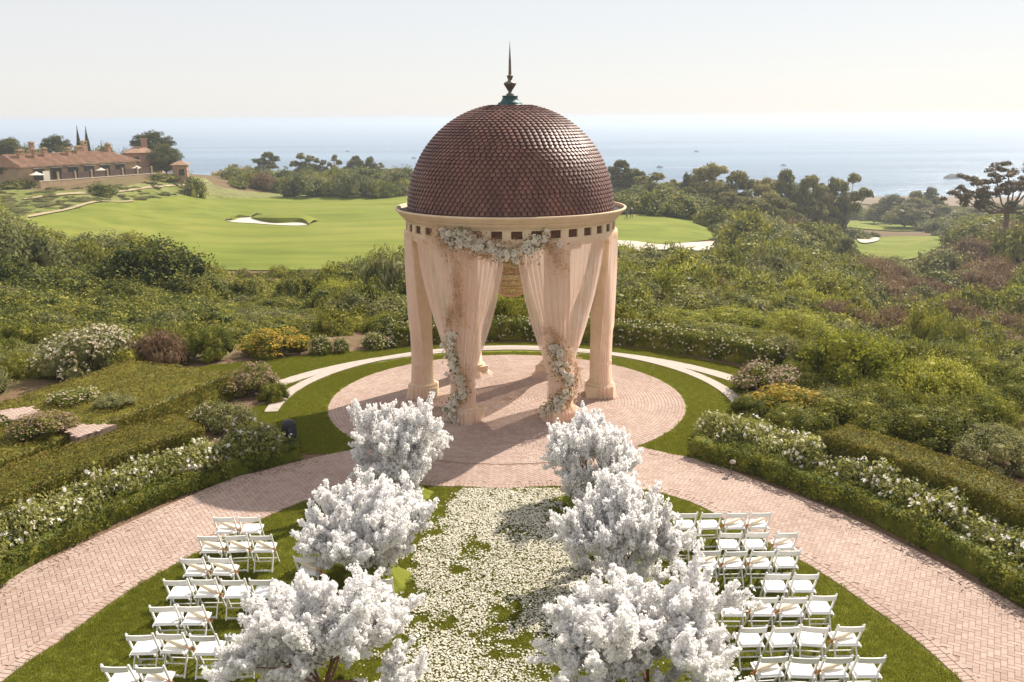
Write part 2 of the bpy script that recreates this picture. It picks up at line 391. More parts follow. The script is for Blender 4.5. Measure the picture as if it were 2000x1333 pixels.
def watermat():
    m, nt, b = newmat('sea water')
    b.inputs['Base Color'].default_value = (0.03,0.085,0.13,1)
    b.inputs['Roughness'].default_value = 0.22; b.inputs['IOR'].default_value = 1.33; b.inputs['Specular IOR Level'].default_value = 0.5
    tc = nt.nodes.new('ShaderNodeTexCoord'); mp = nt.nodes.new('ShaderNodeMapping'); mp.inputs['Scale'].default_value = (0.012, 0.05, 1)
    nt.links.new(tc.outputs['Object'], mp.inputs[0])
    n = nt.nodes.new('ShaderNodeTexNoise'); n.inputs['Scale'].default_value = 1.0; n.inputs['Detail'].default_value = 8; n.inputs['Roughness'].default_value = 0.6
    nt.links.new(mp.outputs[0], n.inputs['Vector']); bumpn(nt, b, n.outputs[0], 0.9, 5.0)
    n2 = nt.nodes.new('ShaderNodeTexNoise'); n2.inputs['Scale'].default_value = 0.12; n2.inputs['Detail'].default_value = 4
    nt.links.new(mp.outputs[0], n2.inputs['Vector'])
    r = ramp(nt, [(0.38, (0.015,0.075,0.16)), (0.62, (0.09,0.19,0.29))]); nt.links.new(n2.outputs[0], r.inputs[0]); nt.links.new(r.outputs[0], b.inputs['Base Color'])
    return m
M['water'] = watermat()

# ------------------------------------------------------------------ leaves, instancing
def leaves(mb, P, N, L, W, bend=0.15, rng=RNG, T=None, wob=0.6):
    """one four-cornered leaf per point"""
    n = len(P); P = np.asarray(P, float); N = np.asarray(N, float) + rng.normal(0, wob, (n, 3)); N /= np.linalg.norm(N, axis=1)[:, None] + 1e-9
    A = rng.normal(0, 1, (n, 3)) if T is None else np.asarray(T, float)
    T = A - (A*N).sum(1)[:, None]*N; T /= np.linalg.norm(T, axis=1)[:, None] + 1e-9
    B = np.cross(N, T); s = rng.uniform(0.7, 1.3, n)[:, None]
    L = L*s; W = W*s
    V = np.stack([P - T*L/2, P + B*W/2 + N*bend*W, P + T*L/2, P - B*W/2 + N*bend*W], 1).reshape(-1, 3)
    F = np.arange(4*n).reshape(n, 4)
    mb.add(V, F); return mb
def scatter(name, proto_mesh, P, rot, scl, **kw):
    proto = bpy.data.objects.new(proto_mesh.name, proto_mesh)
    me = bpy.data.meshes.new(name); P = np.asarray(P, np.float32)
    me.vertices.add(len(P)); me.vertices.foreach_set('co', P.ravel())
    for nm, arr in (('rot', rot), ('scl', scl)):
        a = me.attributes.new(nm, 'FLOAT_VECTOR', 'POINT'); a.data.foreach_set('vector', np.asarray(arr, np.float32).ravel())
    o = link(name, me); tag(o, kind='stuff', **kw)
    ng = bpy.data.node_groups.new(name, 'GeometryNodeTree')
    ng.interface.new_socket('Geometry', in_out='INPUT', socket_type='NodeSocketGeometry')
    ng.interface.new_socket('Geometry', in_out='OUTPUT', socket_type='NodeSocketGeometry')
    N = ng.nodes; Lk = ng.links
    gi = N.new('NodeGroupInput'); go = N.new('NodeGroupOutput'); ip = N.new('GeometryNodeInstanceOnPoints')
    oi = N.new('GeometryNodeObjectInfo'); oi.inputs['Object'].default_value = proto; oi.inputs['As Instance'].default_value = True
    def na(nm):
        a = N.new('GeometryNodeInputNamedAttribute'); a.data_type = 'FLOAT_VECTOR'; a.inputs['Name'].default_value = nm; return a.outputs[0]
    er = N.new('FunctionNodeEulerToRotation'); Lk.new(na('rot'), er.inputs[0])
    Lk.new(gi.outputs[0], ip.inputs['Points']); Lk.new(oi.outputs['Geometry'], ip.inputs['Instance'])
    Lk.new(er.outputs[0], ip.inputs['Rotation']); Lk.new(na('scl'), ip.inputs['Scale']); Lk.new(ip.outputs[0], go.inputs[0])
    md = o.modifiers.new('scatter', 'NODES'); md.node_group = ng
    return o
def sphere_pts(n, rng, zmin=-0.2):
    out = []
    v = rng.normal(0, 1, (n*4, 3)); v /= np.linalg.norm(v, axis=1)[:, None]
    v = v[v[:, 2] > zmin][:n]; return v
def clump_bush(name, k, n, L, W, mats, seed, cr=0.38, h=1.0, flower=0, fsize=0.05, core=True, up=0.0, zmin=-0.15, spread=0.72):
    """dome of overlapping leaf clumps; unit radius, foot at z=0"""
    rng = np.random.default_rng(seed); mb = MB()
    C = sphere_pts(k, rng, 0.0)*spread*rng.uniform(0.75, 1.12, (k, 1)); C[:, 2] = C[:, 2]*h*0.85 + 0.12
    C = np.vstack([C, [(0, 0, 0.45*h)]]); rr = cr*rng.uniform(0.65, 1.25, k+1)
    ci = rng.integers(0, k+1, n); D = sphere_pts(n, rng, zmin); rad = rr[ci][:, None]*(0.55+0.55*rng.uniform(0, 1, (n, 1))**.6)*(1+.25*np.sin(D[:, :1]*7+ci[:, None])*np.sin(D[:, 1:2]*6+ci[:, None]*2))
    P = C[ci] + D*rad; P[:, 2] = np.maximum(P[:, 2], 0.01)
    leaves(mb, P, D + np.array((0, 0, 0.25)), L, W, rng=rng, T=(np.tile((0, 0, 1.0), (n, 1)) + rng.normal(0, 0.25, (n, 3))) if up else None)
    if core:
        for c, r0 in zip(C, rr):
            mb.lathe([(0.001, -r0*0.8), (r0*0.5, -r0*0.45), (r0*0.58, 0), (r0*0.4, r0*0.4), (0.001, r0*0.55)], 6, c)
    me = mb.mesh(name, mats[0], False)
    if flower:
        mb2 = MB(); ci = rng.integers(0, k, flower); D = sphere_pts(flower, rng, 0.0)
        P = C[ci] + D*rr[ci][:, None]*1.04
        for q in range(3): leaves(mb2, P + rng.normal(0, fsize*0.25, P.shape), D + (0, -0.2, 0.6), fsize, fsize*0.9, rng=rng)
        return me, mb2.mesh(name + ' flowers', mats[1], False)
    return me

# ------------------------------------------------------------------ ground levels
CTRL = [  # px, py, distance along the view
 (-300,560,60),(-300,430,120),(-300,370,190),(-300,330,300),
 (0,600,55),(0,520,85),(0,470,120),(0,425,150),(0,400,170),(0,366,188),(120,366,188),(280,358,200),(330,352,212),(400,350,225),(0,330,240),(160,335,240),
 (200,585,60),(200,510,110),(160,425,150),(300,396,185),(250,520,118),
 (400,600,60),(400,540,100),(400,520,121),(400,455,153),(400,389,215),(550,386,235),(480,350,300),(300,380,195),
 (640,600,58),(640,540,100),(640,520,121),(640,455,153),(640,387,222),(640,350,310),(560,348,310),
 (900,600,56),(900,520,110),(900,480,137),(900,387,222),(800,350,300),(1000,350,300),(1100,600,56),(1100,500,128),(1100,400,210),
 (1250,620,52),(1250,560,85),(1250,500,128),(1250,477,142),(1300,422,183),(1250,400,225),(1250,385,300),
 (1400,640,50),(1400,560,90),(1400,490,138),(1400,460,160),(1400,425,220),(1400,405,300),
 (1550,690,44),(1550,600,75),(1550,540,112),(1550,500,160),(1550,460,225),(1600,435,310),
 (1700,720,44),(1700,640,70),(1700,590,100),(1700,550,140),(1700,500,195),(1700,480,230),(1700,445,310),(1700,410,480),(1700,392,620),
 (1850,780,38),(1850,700,62),(1850,650,85),(1850,600,110),(1850,540,150),(1850,490,210),(1850,465,260),(1850,440,330),(1850,405,520),(1850,388,680),
 (2000,830,32),(2000,720,58),(2000,665,80),(2000,590,115),(2000,520,135),(2000,455,175),(2000,430,230),(2000,410,420),(2000,390,660),
 (2250,760,50),(2250,640,90),(2250,520,120),(2250,430,160),(2250,410,300),
]
cp = [];
for px, py, d in CTRL: cp.append(at_d(px, py, d))
cp = np.array([tuple(p) for p in cp])
rim = [(22.0*math.sin(R(a)), -14+22.0*math.cos(R(a)), 0.0) for a in range(-100, 101, 20)]
low = [at_d(px, 500, d) for px in (-200, 300, 700, 1000, 1300) for d in (520,)]
low = [(p.x, p.y, -58.0) for p in low] + [(p.x, p.y, -60.0) for p in [at_d(px, 400, 900) for px in (-300, 300, 900, 1500, 2100)]]
cp = np.vstack([cp, rim, low])
def uv(x, y):
    dx = x; dy = y - CAM_Y; d = np.hypot(dx, dy); return np.stack([np.arctan2(dx, dy)*1.6, np.log(np.maximum(d, 5))], -1)
U = uv(cp[:, 0], cp[:, 1])
def phi(a, b): return -np.sqrt(((a[:, None]-b[None])**2).sum(-1) + 0.0008)
K = phi(U, U); A = np.block([[K + np.eye(len(U))*0.02, np.ones((len(U), 1))], [np.ones((1, len(U))), np.zeros((1, 1))]])
WT = np.linalg.solve(A, np.r_[cp[:, 2], 0])
def ground_z(x, y):
    x = np.atleast_1d(np.asarray(x, float)); y = np.atleast_1d(np.asarray(y, float))
    z = np.empty(len(x))
    for s in range(0, len(x), 20000):
        q = uv(x[s:s+20000], y[s:s+20000]); q[:, 0] = np.clip(q[:, 0], -1.2, 1.2)
        z[s:s+20000] = phi(q, U) @ WT[:-1] + WT[-1]
    g = np.hypot(x, y + 14); t = np.clip((g - 21)/5, 0, 1); t = t*t*(3-2*t)
    back = np.clip((CAM_Y + 16 - y)/12, 0, 1)
    z = z*(1-back)
    rough = (vnoise(x, y, 0.09, 3)-0.5)*0.9*np.clip((g-24)/30, 0, 1)
    return np.where(g < 21, -0.05, (-0.05)*(1-t) + (np.minimum(z, 30) + rough)*t)
def gz(x, y): return float(ground_z([x], [y])[0])

# terrain sheet, finer towards what is seen
az = np.concatenate([np.linspace(-180, -42, 24)[:-1], np.linspace(-42, 42, 300)[:-1], np.linspace(42, 180, 24)[:-1]])*math.pi/180
dd = np.concatenate([[0.5, 4, 8, 14, 18], np.exp(np.linspace(math.log(22), math.log(950), 210))])
X = dd[:, None]*np.sin(az)[None]; Y = CAM_Y + dd[:, None]*np.cos(az)[None]
Z = ground_z(X.ravel(), Y.ravel())
na_ = len(az); nd_ = len(dd)
I = (np.arange(nd_-1)[:, None]*na_ + np.arange(na_)[None]).ravel(); J = (np.arange(nd_-1)[:, None]*na_ + (np.arange(na_)[None]+1) % na_).ravel()
F = np.stack([I, I+na_, J+na_, J], 1)[:, ::-1]
terrain = MB().add(np.stack([X.ravel(), Y.ravel(), Z], 1), F).build('ground', M['terrain'], smooth=True)
tag(terrain, kind='structure', label='rolling coastal ground of dry earth under the scrub')
SEA = -51.4
sea = MB()
a = np.linspace(0, 2*math.pi, 97)[:-1]; rr_ = [150, 700, 2500, 9000, 30000]
V = np.array([(q*math.sin(t), q*math.cos(t), SEA) for q in rr_ for t in a])
Fs = [(i*96+j, (i+1)*96+j, (i+1)*96+(j+1) % 96, i*96+(j+1) % 96) for i in range(4) for j in range(96)]
sea.add(V, np.array(Fs)[:, ::-1]); tag(sea.build('sea', M['water']), kind='structure', label='pale blue ocean reaching to the hazy horizon')

def drape(name, poly_px, mat, lift, label, step=None, d0=20, cat=None):
    """a sheet laid on the ground inside an outline given where it lies"""
    pts = []
    for px, py in poly_px:
        d = ray(px, py); lo = d0; t = d0
        while t < 900:
            p = Vector((0, CAM_Y, CAM_H)) + d*t
            if p.z < gz(p.x, p.y): break
            t *= 1.02
        a_, b_ = t/1.02, t
        for _ in range(12):
            m_ = (a_+b_)/2; p = Vector((0, CAM_Y, CAM_H)) + d*m_
            if p.z < gz(p.x, p.y): b_ = m_
            else: a_ = m_
        p = Vector((0, CAM_Y, CAM_H)) + d*b_; pts.append((p.x, p.y))
    P = spline(pts, 5, True)
    x0, y0 = P.min(0); x1, y1 = P.max(0); step = step or max((x1-x0), (y1-y0))/90
    gx = np.arange(x0-step, x1+step*2, step); gy = np.arange(y0-step, y1+step*2, step)
    GX, GY = np.meshgrid(gx, gy); nx = len(gx)
    ins = in_poly(GX.ravel(), GY.ravel(), P)
    # snap: keep cells whose centre is inside, pull rim vertices onto the outline
    CX = GX[:-1, :-1] + step/2; CY = GY[:-1, :-1] + step/2; keep = in_poly(CX.ravel(), CY.ravel(), P)
    idx = (np.arange(len(gy)-1)[:, None]*nx + np.arange(nx-1)[None]).ravel()[keep]
    Fq = np.stack([idx, idx+1, idx+1+nx, idx+nx], 1)
    cnt = np.bincount(Fq.ravel(), minlength=GX.size); V2 = np.stack([GX.ravel(), GY.ravel()], 1)
    rimv = np.where((cnt > 0) & (cnt < 4))[0]; PD = resample(np.vstack([P, P[:1]]), step/3)
    for i in rimv:
        j = np.argmin(((PD - V2[i])**2).sum(1)); V2[i] = PD[j]
    used = np.unique(Fq); remap = -np.ones(GX.size, int); remap[used] = np.arange(len(used))
    V2 = V2[used]; z = ground_z(V2[:, 0], V2[:, 1]) + lift
    o = MB().add(np.c_[V2, z], remap[Fq]).build(name, mat, smooth=True)
    tag(o, label, cat, kind='structure'); return o, P
drape('grass_slope', [(-60,372),(40,372),(150,374),(290,358),(330,352),(400,349),(420,362),(560,380),(640,383),(560,388),(400,392),(250,397),(120,412),(50,424),(-60,440)], M['slope'], 0.10, 'weedy green slope below the villa')
drape('fairway', [(30,424),(120,412),(250,396),(400,389),(600,386),(810,385),(950,385),(950,505),(820,510),(700,524),(540,530),(380,530),(200,520),(60,470)], M['fairway'], 0.12, 'wide mown fairway left of the gazebo')
drape('putting_green', [(1120,420),(1230,420),(1330,421),(1400,452),(1410,468),(1330,476),(1200,478),(1110,480)], M['fairway'], 0.12, 'bright green golf green right of the dome')
drape('bunker_sand', [(1150,474),(1230,473),(1290,480),(1350,476),(1412,475),(1420,480),(1395,492),(1300,490),(1220,496),(1150,500)], M['sand'], 0.2, 'long pale sand bunker right of the gazebo curtain', cat=None)
drape('bunker_sand', [(438,431),(455,431),(466,425),(488,425),(505,433),(540,438),(590,435),(606,440),(580,443),(530,441),(490,438),(455,436)], M['sand'], 0.2, 'small white sand bunker in the middle of the fairway')
drape('putting_green', [(1560,476),(1610,474),(1690,468),(1760,463),(1890,456),(1890,464),(1840,482),(1790,506),(1700,510),(1600,500)], M['fairway'], 0.3, 'distant golf green in the valley')
drape('bunker_sand', [(1676,470),(1712,468),(1716,473),(1700,478),(1680,478)], M['sand'], 0.6, 'tan bunker beside the distant valley green')
drape('bunker_sand', [(1912,464),(1934,460),(1932,468),(1918,470)], M['sand'], 0.5, 'tiny white bunker below the tall gum tree')
drape('fairway', [(1570,430),(1640,428),(1720,433),(1760,440),(1850,441),(1800,450),(1700,450),(1640,446),(1575,442)], M['fairway'], 0.3, 'far strip of mown fairway beyond the valley green')
drape('dirt_path', [(60,423),(130,410),(250,395),(252,397),(130,414),(62,427)], M['dirt'], 0.30, 'narrow tan path along the top edge of the fairway', step=0.8)
drape('dirt_path', [(60,388),(190,378),(300,366),(400,356),(402,358),(300,369),(190,381),(60,391)], M['dirt'], 0.28, 'narrow tan path crossing the green slope below the villa', step=0.8)
drape('beach_flat', [(1640,392),(1700,386),(1850,385),(2050,386),(2050,404),(1850,404),(1700,402)], M['hill'], 0.6, 'flat tan land at the edge of the sea')
# dark turf lips over the middle bunker
mb = MB()
for pts, hgt in (([(490,426),(515,432),(545,436),(590,435),(604,439)], 0.9), ([(440,430),(455,431),(468,426),(490,425)], 0.5)):
    W_ = []
    for px, py in pts:
        d = ray(px, py-1); t = 60
        while t < 400:
            p = Vector((0, CAM_Y, CAM_H)) + d*t
            if p.z < gz(p.x, p.y)+0.3: break
            t *= 1.005
        W_.append((p.x, p.y, gz(p.x, p.y)))
    S = spline(W_, 4)
    for i in range(len(S)-1):
        a_, b_ = S[i], S[i+1]; e = math.sin(math.pi*i/len(S))*hgt+0.25; e2 = math.sin(math.pi*(i+1)/len(S))*hgt+0.25
        mb.add([a_+(0,-.2,0), b_+(0,-.2,0), b_+(0,-.4,e2), a_+(0,-.4,e), b_+(0,4.0,e2+.15), a_+(0,4.0,e+.15), b_+(0,9.0,-.1), a_+(0,9.0,-.1)], [(0,1,2,3),(3,2,4,5),(5,4,6,7)])
tag(mb.build('bunker_lip', M['fairway'], smooth=False), kind='structure', label='raised turf lip along the far edge of the fairway bunker')

# ------------------------------------------------------------------ garden: lawn, paving, bands
lawnC = [(-8.3,-26),(-8.3,-18),(-8.11,-15.25),(-7.7,-13.9),(-7.32,-12.53),(-6.5,-10.85),(-5.6,-9.25),(-4.6,-8.04),(-3.2,-7.45),(-1.6,-7.42),(-.25,-7.55),(1.1,-7.45),(2.8,-7.55),(4.1,-8.42),(4.9,-9.8),(5.75,-11.3),(6.3,-12.6),(6.95,-14.8),(7.2,-18),(7.2,-26)]
outer = [(-10.4,-26),(-10.3,-17),(-9.81,-12.14),(-9.28,-10.85),(-8.58,-9.51),(-7.07,-6.97),(-6.38,-6.38),(-5.53,-5.65),(-4.11,-4.78),(-2,-4.2),(0,-4.05),(1.8,-4.2),(3.14,-4.58),(4.02,-5.17),(5.01,-5.87),(6.38,-7.67),(7.25,-8.87),(8.28,-10.92),(8.75,-12.14),(9.2,-13.26),(9.9,-17),(10.0,-26)]
LC = spline(lawnC, 8); OC = spline(outer, 8)
OUT_POLY = np.vstack([OC])
PC = (-0.17, -0.40); PR = 5.57
def polysheet(name, P, z, mat, label, kind='structure'):
    from mathutils.geometry import tessellate_polygon
    tri = tessellate_polygon([[Vector((p[0], p[1], 0)) for p in P]])
    V = [(p[0], p[1], z) for p in P]; tri = np.array([t if ((P[t[1]][0]-P[t[0]][0])*(P[t[2]][1]-P[t[0]][1])-(P[t[2]][0]-P[t[0]][0])*(P[t[1]][1]-P[t[0]][1])) > 0 else t[::-1] for t in tri])
    o = MB().add(V, tri).build(name, mat); tag(o, label, kind=kind); return o
circ = lambda c, r, n=96: np.array([(c[0]+r*math.cos(t), c[1]+r*math.sin(t)) for t in np.linspace(0, 2*math.pi, n+1)[:-1]])
polysheet('soil_bed', circ((0, -14), 21.5), -0.012, M['soil'], 'dark mulch soil under the garden beds')
lawnU = [(-12.2,3.0),(-9.5,4.6),(-6.97,5.6),(-3.2,6.75),(0,7.25),(3.84,6.55),(5.59,5.7),(6.92,4.4),(8.3,3.0),(8.0,1.6),(7.35,.2),(7.25,-.9),(8.0,-2.0),(7.9,-2.9),(7.0,-4.2),(5.9,-5.6),(4.9,-6.2),(-4.11,-5.2),(-5.7,-5.0),(-6.6,-3.9),(-7.9,-2.6),(-8.3,-1.6),(-7.4,-.2),(-7.9,.9),(-9.0,1.8),(-11.6,1.8)]
LU = spline(lawnU, 6, True)
polysheet('lawn', LU, 0.0, M['lawn'], 'ring of mown lawn around the brick circle')
polysheet('lawn', LC, 0.0, M['lawn'], 'central lawn with the chairs and petal aisle')
pav = polysheet('brick_walk', np.vstack([OC, LC[::-1]]), 0.008, M['joint'], 'pink brick walk curving around the central lawn')
plaza = polysheet('brick_circle', circ(PC, PR), 0.012, M['joint'], 'round pink brick floor under the gazebo')
# brick shapes shared by all
BL, BW, BT = 0.2, 0.1, 0.010
def brickmesh(L, W, name='brick'):
    mb = MB(); mb.box((0, 0, BT/2), (L-0.005, W-0.005, BT), top=(L/2-0.005, W/2-0.005)); return mb.mesh(name, M['brick'])
bm_std = brickmesh(BL, BW)
_b = np.array([v.co[:] for v in bm_std.vertices]); _f = [(0,1,5,4),(1,2,6,5),(2,3,7,6),(3,0,4,7),(4,5,6,7)]
_b = MB().box((0, 0, BT/2), (BL-0.005, BW-0.005, BT), top=(BL/2-0.005, BW/2-0.005)).V[0]
def lay(bricks, parent, z0, what, near=150):
    """bricks: (x, y, angle, dz); the nearest in view are single parts, the rest one joined part"""
    B = np.array(bricks); ix, iy, dep = project(np.c_[B[:, :2], np.zeros(len(B))])
    vis = (ix > 5) & (ix < 1995) & (iy < 1328); order = np.argsort(np.where(vis, dep, 1e6))
    for i in order[:near]:
        x, y, a_, dz = B[i]; o = link('brick', bm_std, parent); o.location = (x, y, z0+dz); o.rotation_euler = (0, 0, a_)
    rest = order[near:]; n = len(rest); ca = np.cos(B[rest, 2]); sa = np.sin(B[rest, 2])
    V = np.empty((n, 8, 3))
    V[:, :, 0] = B[rest, 0][:, None] + _b[None, :, 0]*ca[:, None] - _b[None, :, 1]*sa[:, None]
    V[:, :, 1] = B[rest, 1][:, None] + _b[None, :, 0]*sa[:, None] + _b[None, :, 1]*ca[:, None]
    V[:, :, 2] = z0 + B[rest, 3][:, None] + _b[None, :, 2]
    F = (np.arange(n)[:, None, None]*8 + np.array(_f)[None]).reshape(-1, 4)
    o = MB().add(V.reshape(-1, 3), F).build('bricks', M['brick'], parent); tag(o, kind='stuff', label=what); return o
def herring(ang, ox, oy, x0, x1, y0, y1):
    out = []; c0, s0 = math.cos(ang), math.sin(ang); n = int(max(x1-x0, y1-y0)/BW*1.5)//2+8
    cx, cy = (x0+x1)/2, (y0+y1)/2
    for j in range(-n, n):
        for k in range(-n//4-2, n//4+3):
            x = j % 4 + 4*k; 
            for hx, hy, aa in ((x+1, j+.5, 0), (x+2.5, j, math.pi/2)):
                u, v = hx*BW, hy*BW; X_ = cx + u*c0 - v*s0; Y_ = cy + u*s0 + v*c0
                if x0 < X_ < x1 and y0 < Y_ < y1: out.append((X_, Y_, aa+ang))
    return np.array(out)
def edge_dist(x, y, P):
    d = np.full(len(x), 1e9)
    for i in range(len(P)-1):
        a_, b_ = P[i], P[i+1]; ab = b_-a_; L2 = (ab**2).sum()+1e-12
        t = np.clip(((x-a_[0])*ab[0]+(y-a_[1])*ab[1])/L2, 0, 1); d = np.minimum(d, np.hypot(x-a_[0]-t*ab[0], y-a_[1]-t*ab[1]))
    return d
HL = herring(R(32), 0, 0, -11, -0.3, -18.5, -3.5); HR = herring(R(-28), 0, 0, 0.6, 10.5, -18.5, -3.5); HM = herring(R(45), 0, 0, -3, 3, -8.2, -3.5)
def walk_filter(H, cond):
    x, y = H[:, 0], H[:, 1]
    k = in_poly(x, y, OC) & ~in_poly(x, y, LC) & cond & (np.hypot(x-PC[0], y-PC[1]) > PR+0.13)
    H = H[k]; x, y = H[:, 0], H[:, 1]
    k = (edge_dist(x, y, OC[OC[:, 1] > -20]) > 0.30) & (edge_dist(x, y, LC[LC[:, 1] > -20]) > 0.30); return H[k]
seam = 2.6
HL = walk_filter(HL, HL[:, 0] < -seam); HR = walk_filter(HR, HR[:, 0] > seam); HM = walk_filter(HM, abs(HM[:, 0]) <= seam)
allb = []
for H in (HL, HR, HM):
    for x, y, a_ in H: allb.append((x, y, a_, random.uniform(-.0015, .0015)))
def border(P, inset, radial=True, keep=lambda x, y: True):
    S = resample(P, 0.103 if radial else 0.205); T = np.gradient(S, axis=0)
    for i in range(len(S)):
        x, y = S[i]; t = T[i]/np.linalg.norm(T[i]); nrm = np.array((t[1], -t[0]))*inset
        if y > -18.6 and keep(x+nrm[0], y+nrm[1]): allb.append((x+nrm[0], y+nrm[1], math.atan2(t[1], t[0]) + (math.pi/2 if radial else 0), 0.003))
outC = lambda x, y: math.hypot(x-PC[0], y-PC[1]) > PR+0.14
border(OC, 0.11, True, outC); border(LC, -0.11, True, outC)
border(OC, 0.265, False, outC); border(LC, -0.265, False, outC)
lay(allb, pav, 0.008, 'remaining pink bricks of the curving walk laid in herringbone', 290)
cb = []
r_ = PR-0.05
while r_ > 0.12:
    n = int(2*math.pi*r_/BL); off = random.random()
    for k in range(n):
        t = (k+off)*2*math.pi/n; cb.append((PC[0]+r_*math.cos(t), PC[1]+r_*math.sin(t), t+math.pi/2, random.uniform(-.0015, .0015)))
    r_ -= 0.104
lay(cb, plaza, 0.012, 'remaining bricks of the round floor laid in rings', 200)

def band(name, cx, cy, fin, fout, a0, a1, z, label):
    mb = MB(); n = 120; A_ = np.linspace(R(a0), R(a1), n+1)
    for i in range(n):
        q = []
        for t in (A_[i], A_[i+1]):
            for r2 in (fin(t), fout(t)): q.append((cx+r2*math.cos(t), cy+r2*math.sin(t)))
        (a1_, b1_, a2_, b2_) = q
        mb.add([(*a1_, -.05), (*b1_, -.05), (*b2_, -.05), (*a2_, -.05), (*a1_, z), (*b1_, z), (*b2_, z), (*a2_, z)], [(4,5,6,7),(0,4,7,3),(1,2,6,5)] + ([(0,1,5,4)] if i == 0 else []) + ([(3,7,6,2)] if i == n-1 else []))
    return tag(mb.build(name, M['paleslab']), label, kind='structure')
band('stone_band', -.17, -.85, lambda t: 7.0, lambda t: 7.40, -2, 186, 0.045, 'inner curved pale stone band in the lawn')
band('stone_band', -.07, -2.87, lambda t: 9.17-.36-.26*abs(math.cos(t)), lambda t: 9.17, 29, 151, 0.035, 'outer curved pale stone band in the lawn')
# brick landings at the left edge
for P4, lb in (([(0,803),(60,796),(82,812),(20,824),(-30,830)], 'small brick landing at the far left edge'), ([(116,832),(228,831),(150,857)], 'triangular brick landing showing through the left hedge')):
    W_ = [at(px, py, 0.95) for px, py in P4]
    mb = MB(); n = len(W_)
    cxy = np.mean([(w.x, w.y) for w in W_], 0); s_ = polysheet('brick_landing', [(w.x, w.y) for w in W_], 0.97, M['joint'], lb)
    H = herring(R(45), 0, 0, min(w.x for w in W_), max(w.x for w in W_), min(w.y for w in W_), max(w.y for w in W_))
    H = H[in_poly(H[:, 0], H[:, 1], [(w.x, w.y) for w in W_])]
    for x, y, a_ in H: o = link('brick', bm_std, s_); o.location = (x, y, 0.972); o.rotation_euler = (0, 0, a_)
    side = MB()
    for i in range(n):
        a_, b_ = W_[i], W_[(i+1) % n]; side.add([(a_.x,a_.y,-.05),(b_.x,b_.y,-.05),(b_.x,b_.y,.968),(a_.x,a_.y,.968)], [(0,1,2,3)])
    side.build('retaining_side', M['joint'], s_)

# lawn grass
def tuft(name, n, h, w, seed, mat):
    rng = np.random.default_rng(seed); mb = MB()
    x = rng.uniform(-.09, .09, n); y = rng.uniform(-.09, .09, n); P = np.c_[x, y, np.full(n, h/2)]
    L = rng.normal(0, .35, (n, 3)); L[:, 2] = 1.0
    leaves(mb, P, rng.normal(0, 1, (n, 3))*(1, 1, .2), h, w, 0.1, rng, T=L, wob=.1); return mb.mesh(name, mat)
g1 = tuft('grass tuft', 70, 0.042, 0.010, 3, M['grassblade'])
def fill(poly, dens, cond=None):
    x0, y0 = poly.min(0); x1, y1 = poly.max(0); y0 = max(y0, -18.5); n = int((x1-x0)*(y1-y0)*dens)
    st = 1/math.sqrt(dens); gx, gy = np.meshgrid(np.arange(x0, x1, st), np.arange(y0, y1, st)); x = gx.ravel(); y = gy.ravel()
    x = x + RNG.uniform(-.4, .4, len(x))*st; y = y + RNG.uniform(-.4, .4, len(y))*st; k = in_poly(x, y, poly)
    if cond is not None: k &= cond(x, y)
    return x[k], y[k]
def notband(x, y):
    r1 = np.hypot(x+.17, y+.85); r2 = np.hypot(x+.07, y+2.87)
    return (np.hypot(x-PC[0], y-PC[1]) > PR+.03) & ~((r1 > 6.98) & (r1 < 7.42) & (y > -1.2)) & ~((r2 > 8.5) & (r2 < 9.19) & (y > 1.5)) & ~in_poly(x, y, OC)
x2, y2 = fill(LU, 85, notband); x3, y3 = fill(LC, 95)
gx_ = np.r_[x2, x3]; gy_ = np.r_[y2, y3]; n = len(gx_)
sc_ = (0.7 + 0.6*vnoise(gx_, gy_, .45, 5))*RNG.uniform(.7, 1.3, n)
scatter('lawn_grass', g1, np.c_[gx_, gy_, np.full(n, 0.0)], np.c_[np.zeros(n), np.zeros(n), RNG.uniform(0, 6.28, n)], np.c_[np.ones(n), np.ones(n), sc_], label='short green grass of the garden lawns', cat='grass')
# ------------------------------------------------------------------ gazebo
G0 = (-0.02, 0.05)
gaz = empty('domed_gazebo', (G0[0], G0[1], 0), 0, 'round stone wedding gazebo with a shingled brown dome and six draped columns', 'gazebo')
DR, DZ, DH = 3.10, 5.93, 3.12
COLR = 2.80
for k in range(6):
    f = R(60*k+30); cx, cy = COLR*math.sin(f), -COLR*math.cos(f)
    c = MB().lathe([(.335,.46),(.33,.5),(.31,.55),(.305,1.6),(.30,3.2),(.272,4.86),(.272,4.9)], 28, (cx, cy, 0)).build('column', M['stone'], gaz, True)
    tag(c, None)
    b = MB(); b.box((cx, cy, .19), (.86, .86, .38), f); b = b.build('plinth', M['stone'], c); bevel(b, .015)
    MB().lathe([(.41,.375),(.43,.39),(.43,.44),(.40,.46),(.345,.475),(.345,.5),(.33,.52)], 28, (cx, cy, 0)).build('base_moulding', M['stone'], c, True)
    cc = MB().lathe([(.27,4.86),(.31,4.88),(.31,4.93),(.28,4.95),(.28,5.0),(.36,5.08),(.38,5.10)], 28, (cx, cy, 0)); cc.box((cx, cy, 5.145), (.84,.84,.09), f); cc.build('capital', M['stone'], c, False)
ent = MB().lathe([(2.42,5.195),(3.2,5.195),(3.2,5.43),(2.42,5.43),(2.42,5.195)], 144).build('entablature', M['stone'], gaz, False)
MB().lathe([(2.5,5.655),(3.2,5.655),(3.2,5.72),(2.5,5.72)], 144).build('frieze_band', M['stone'], gaz)
NV = 36
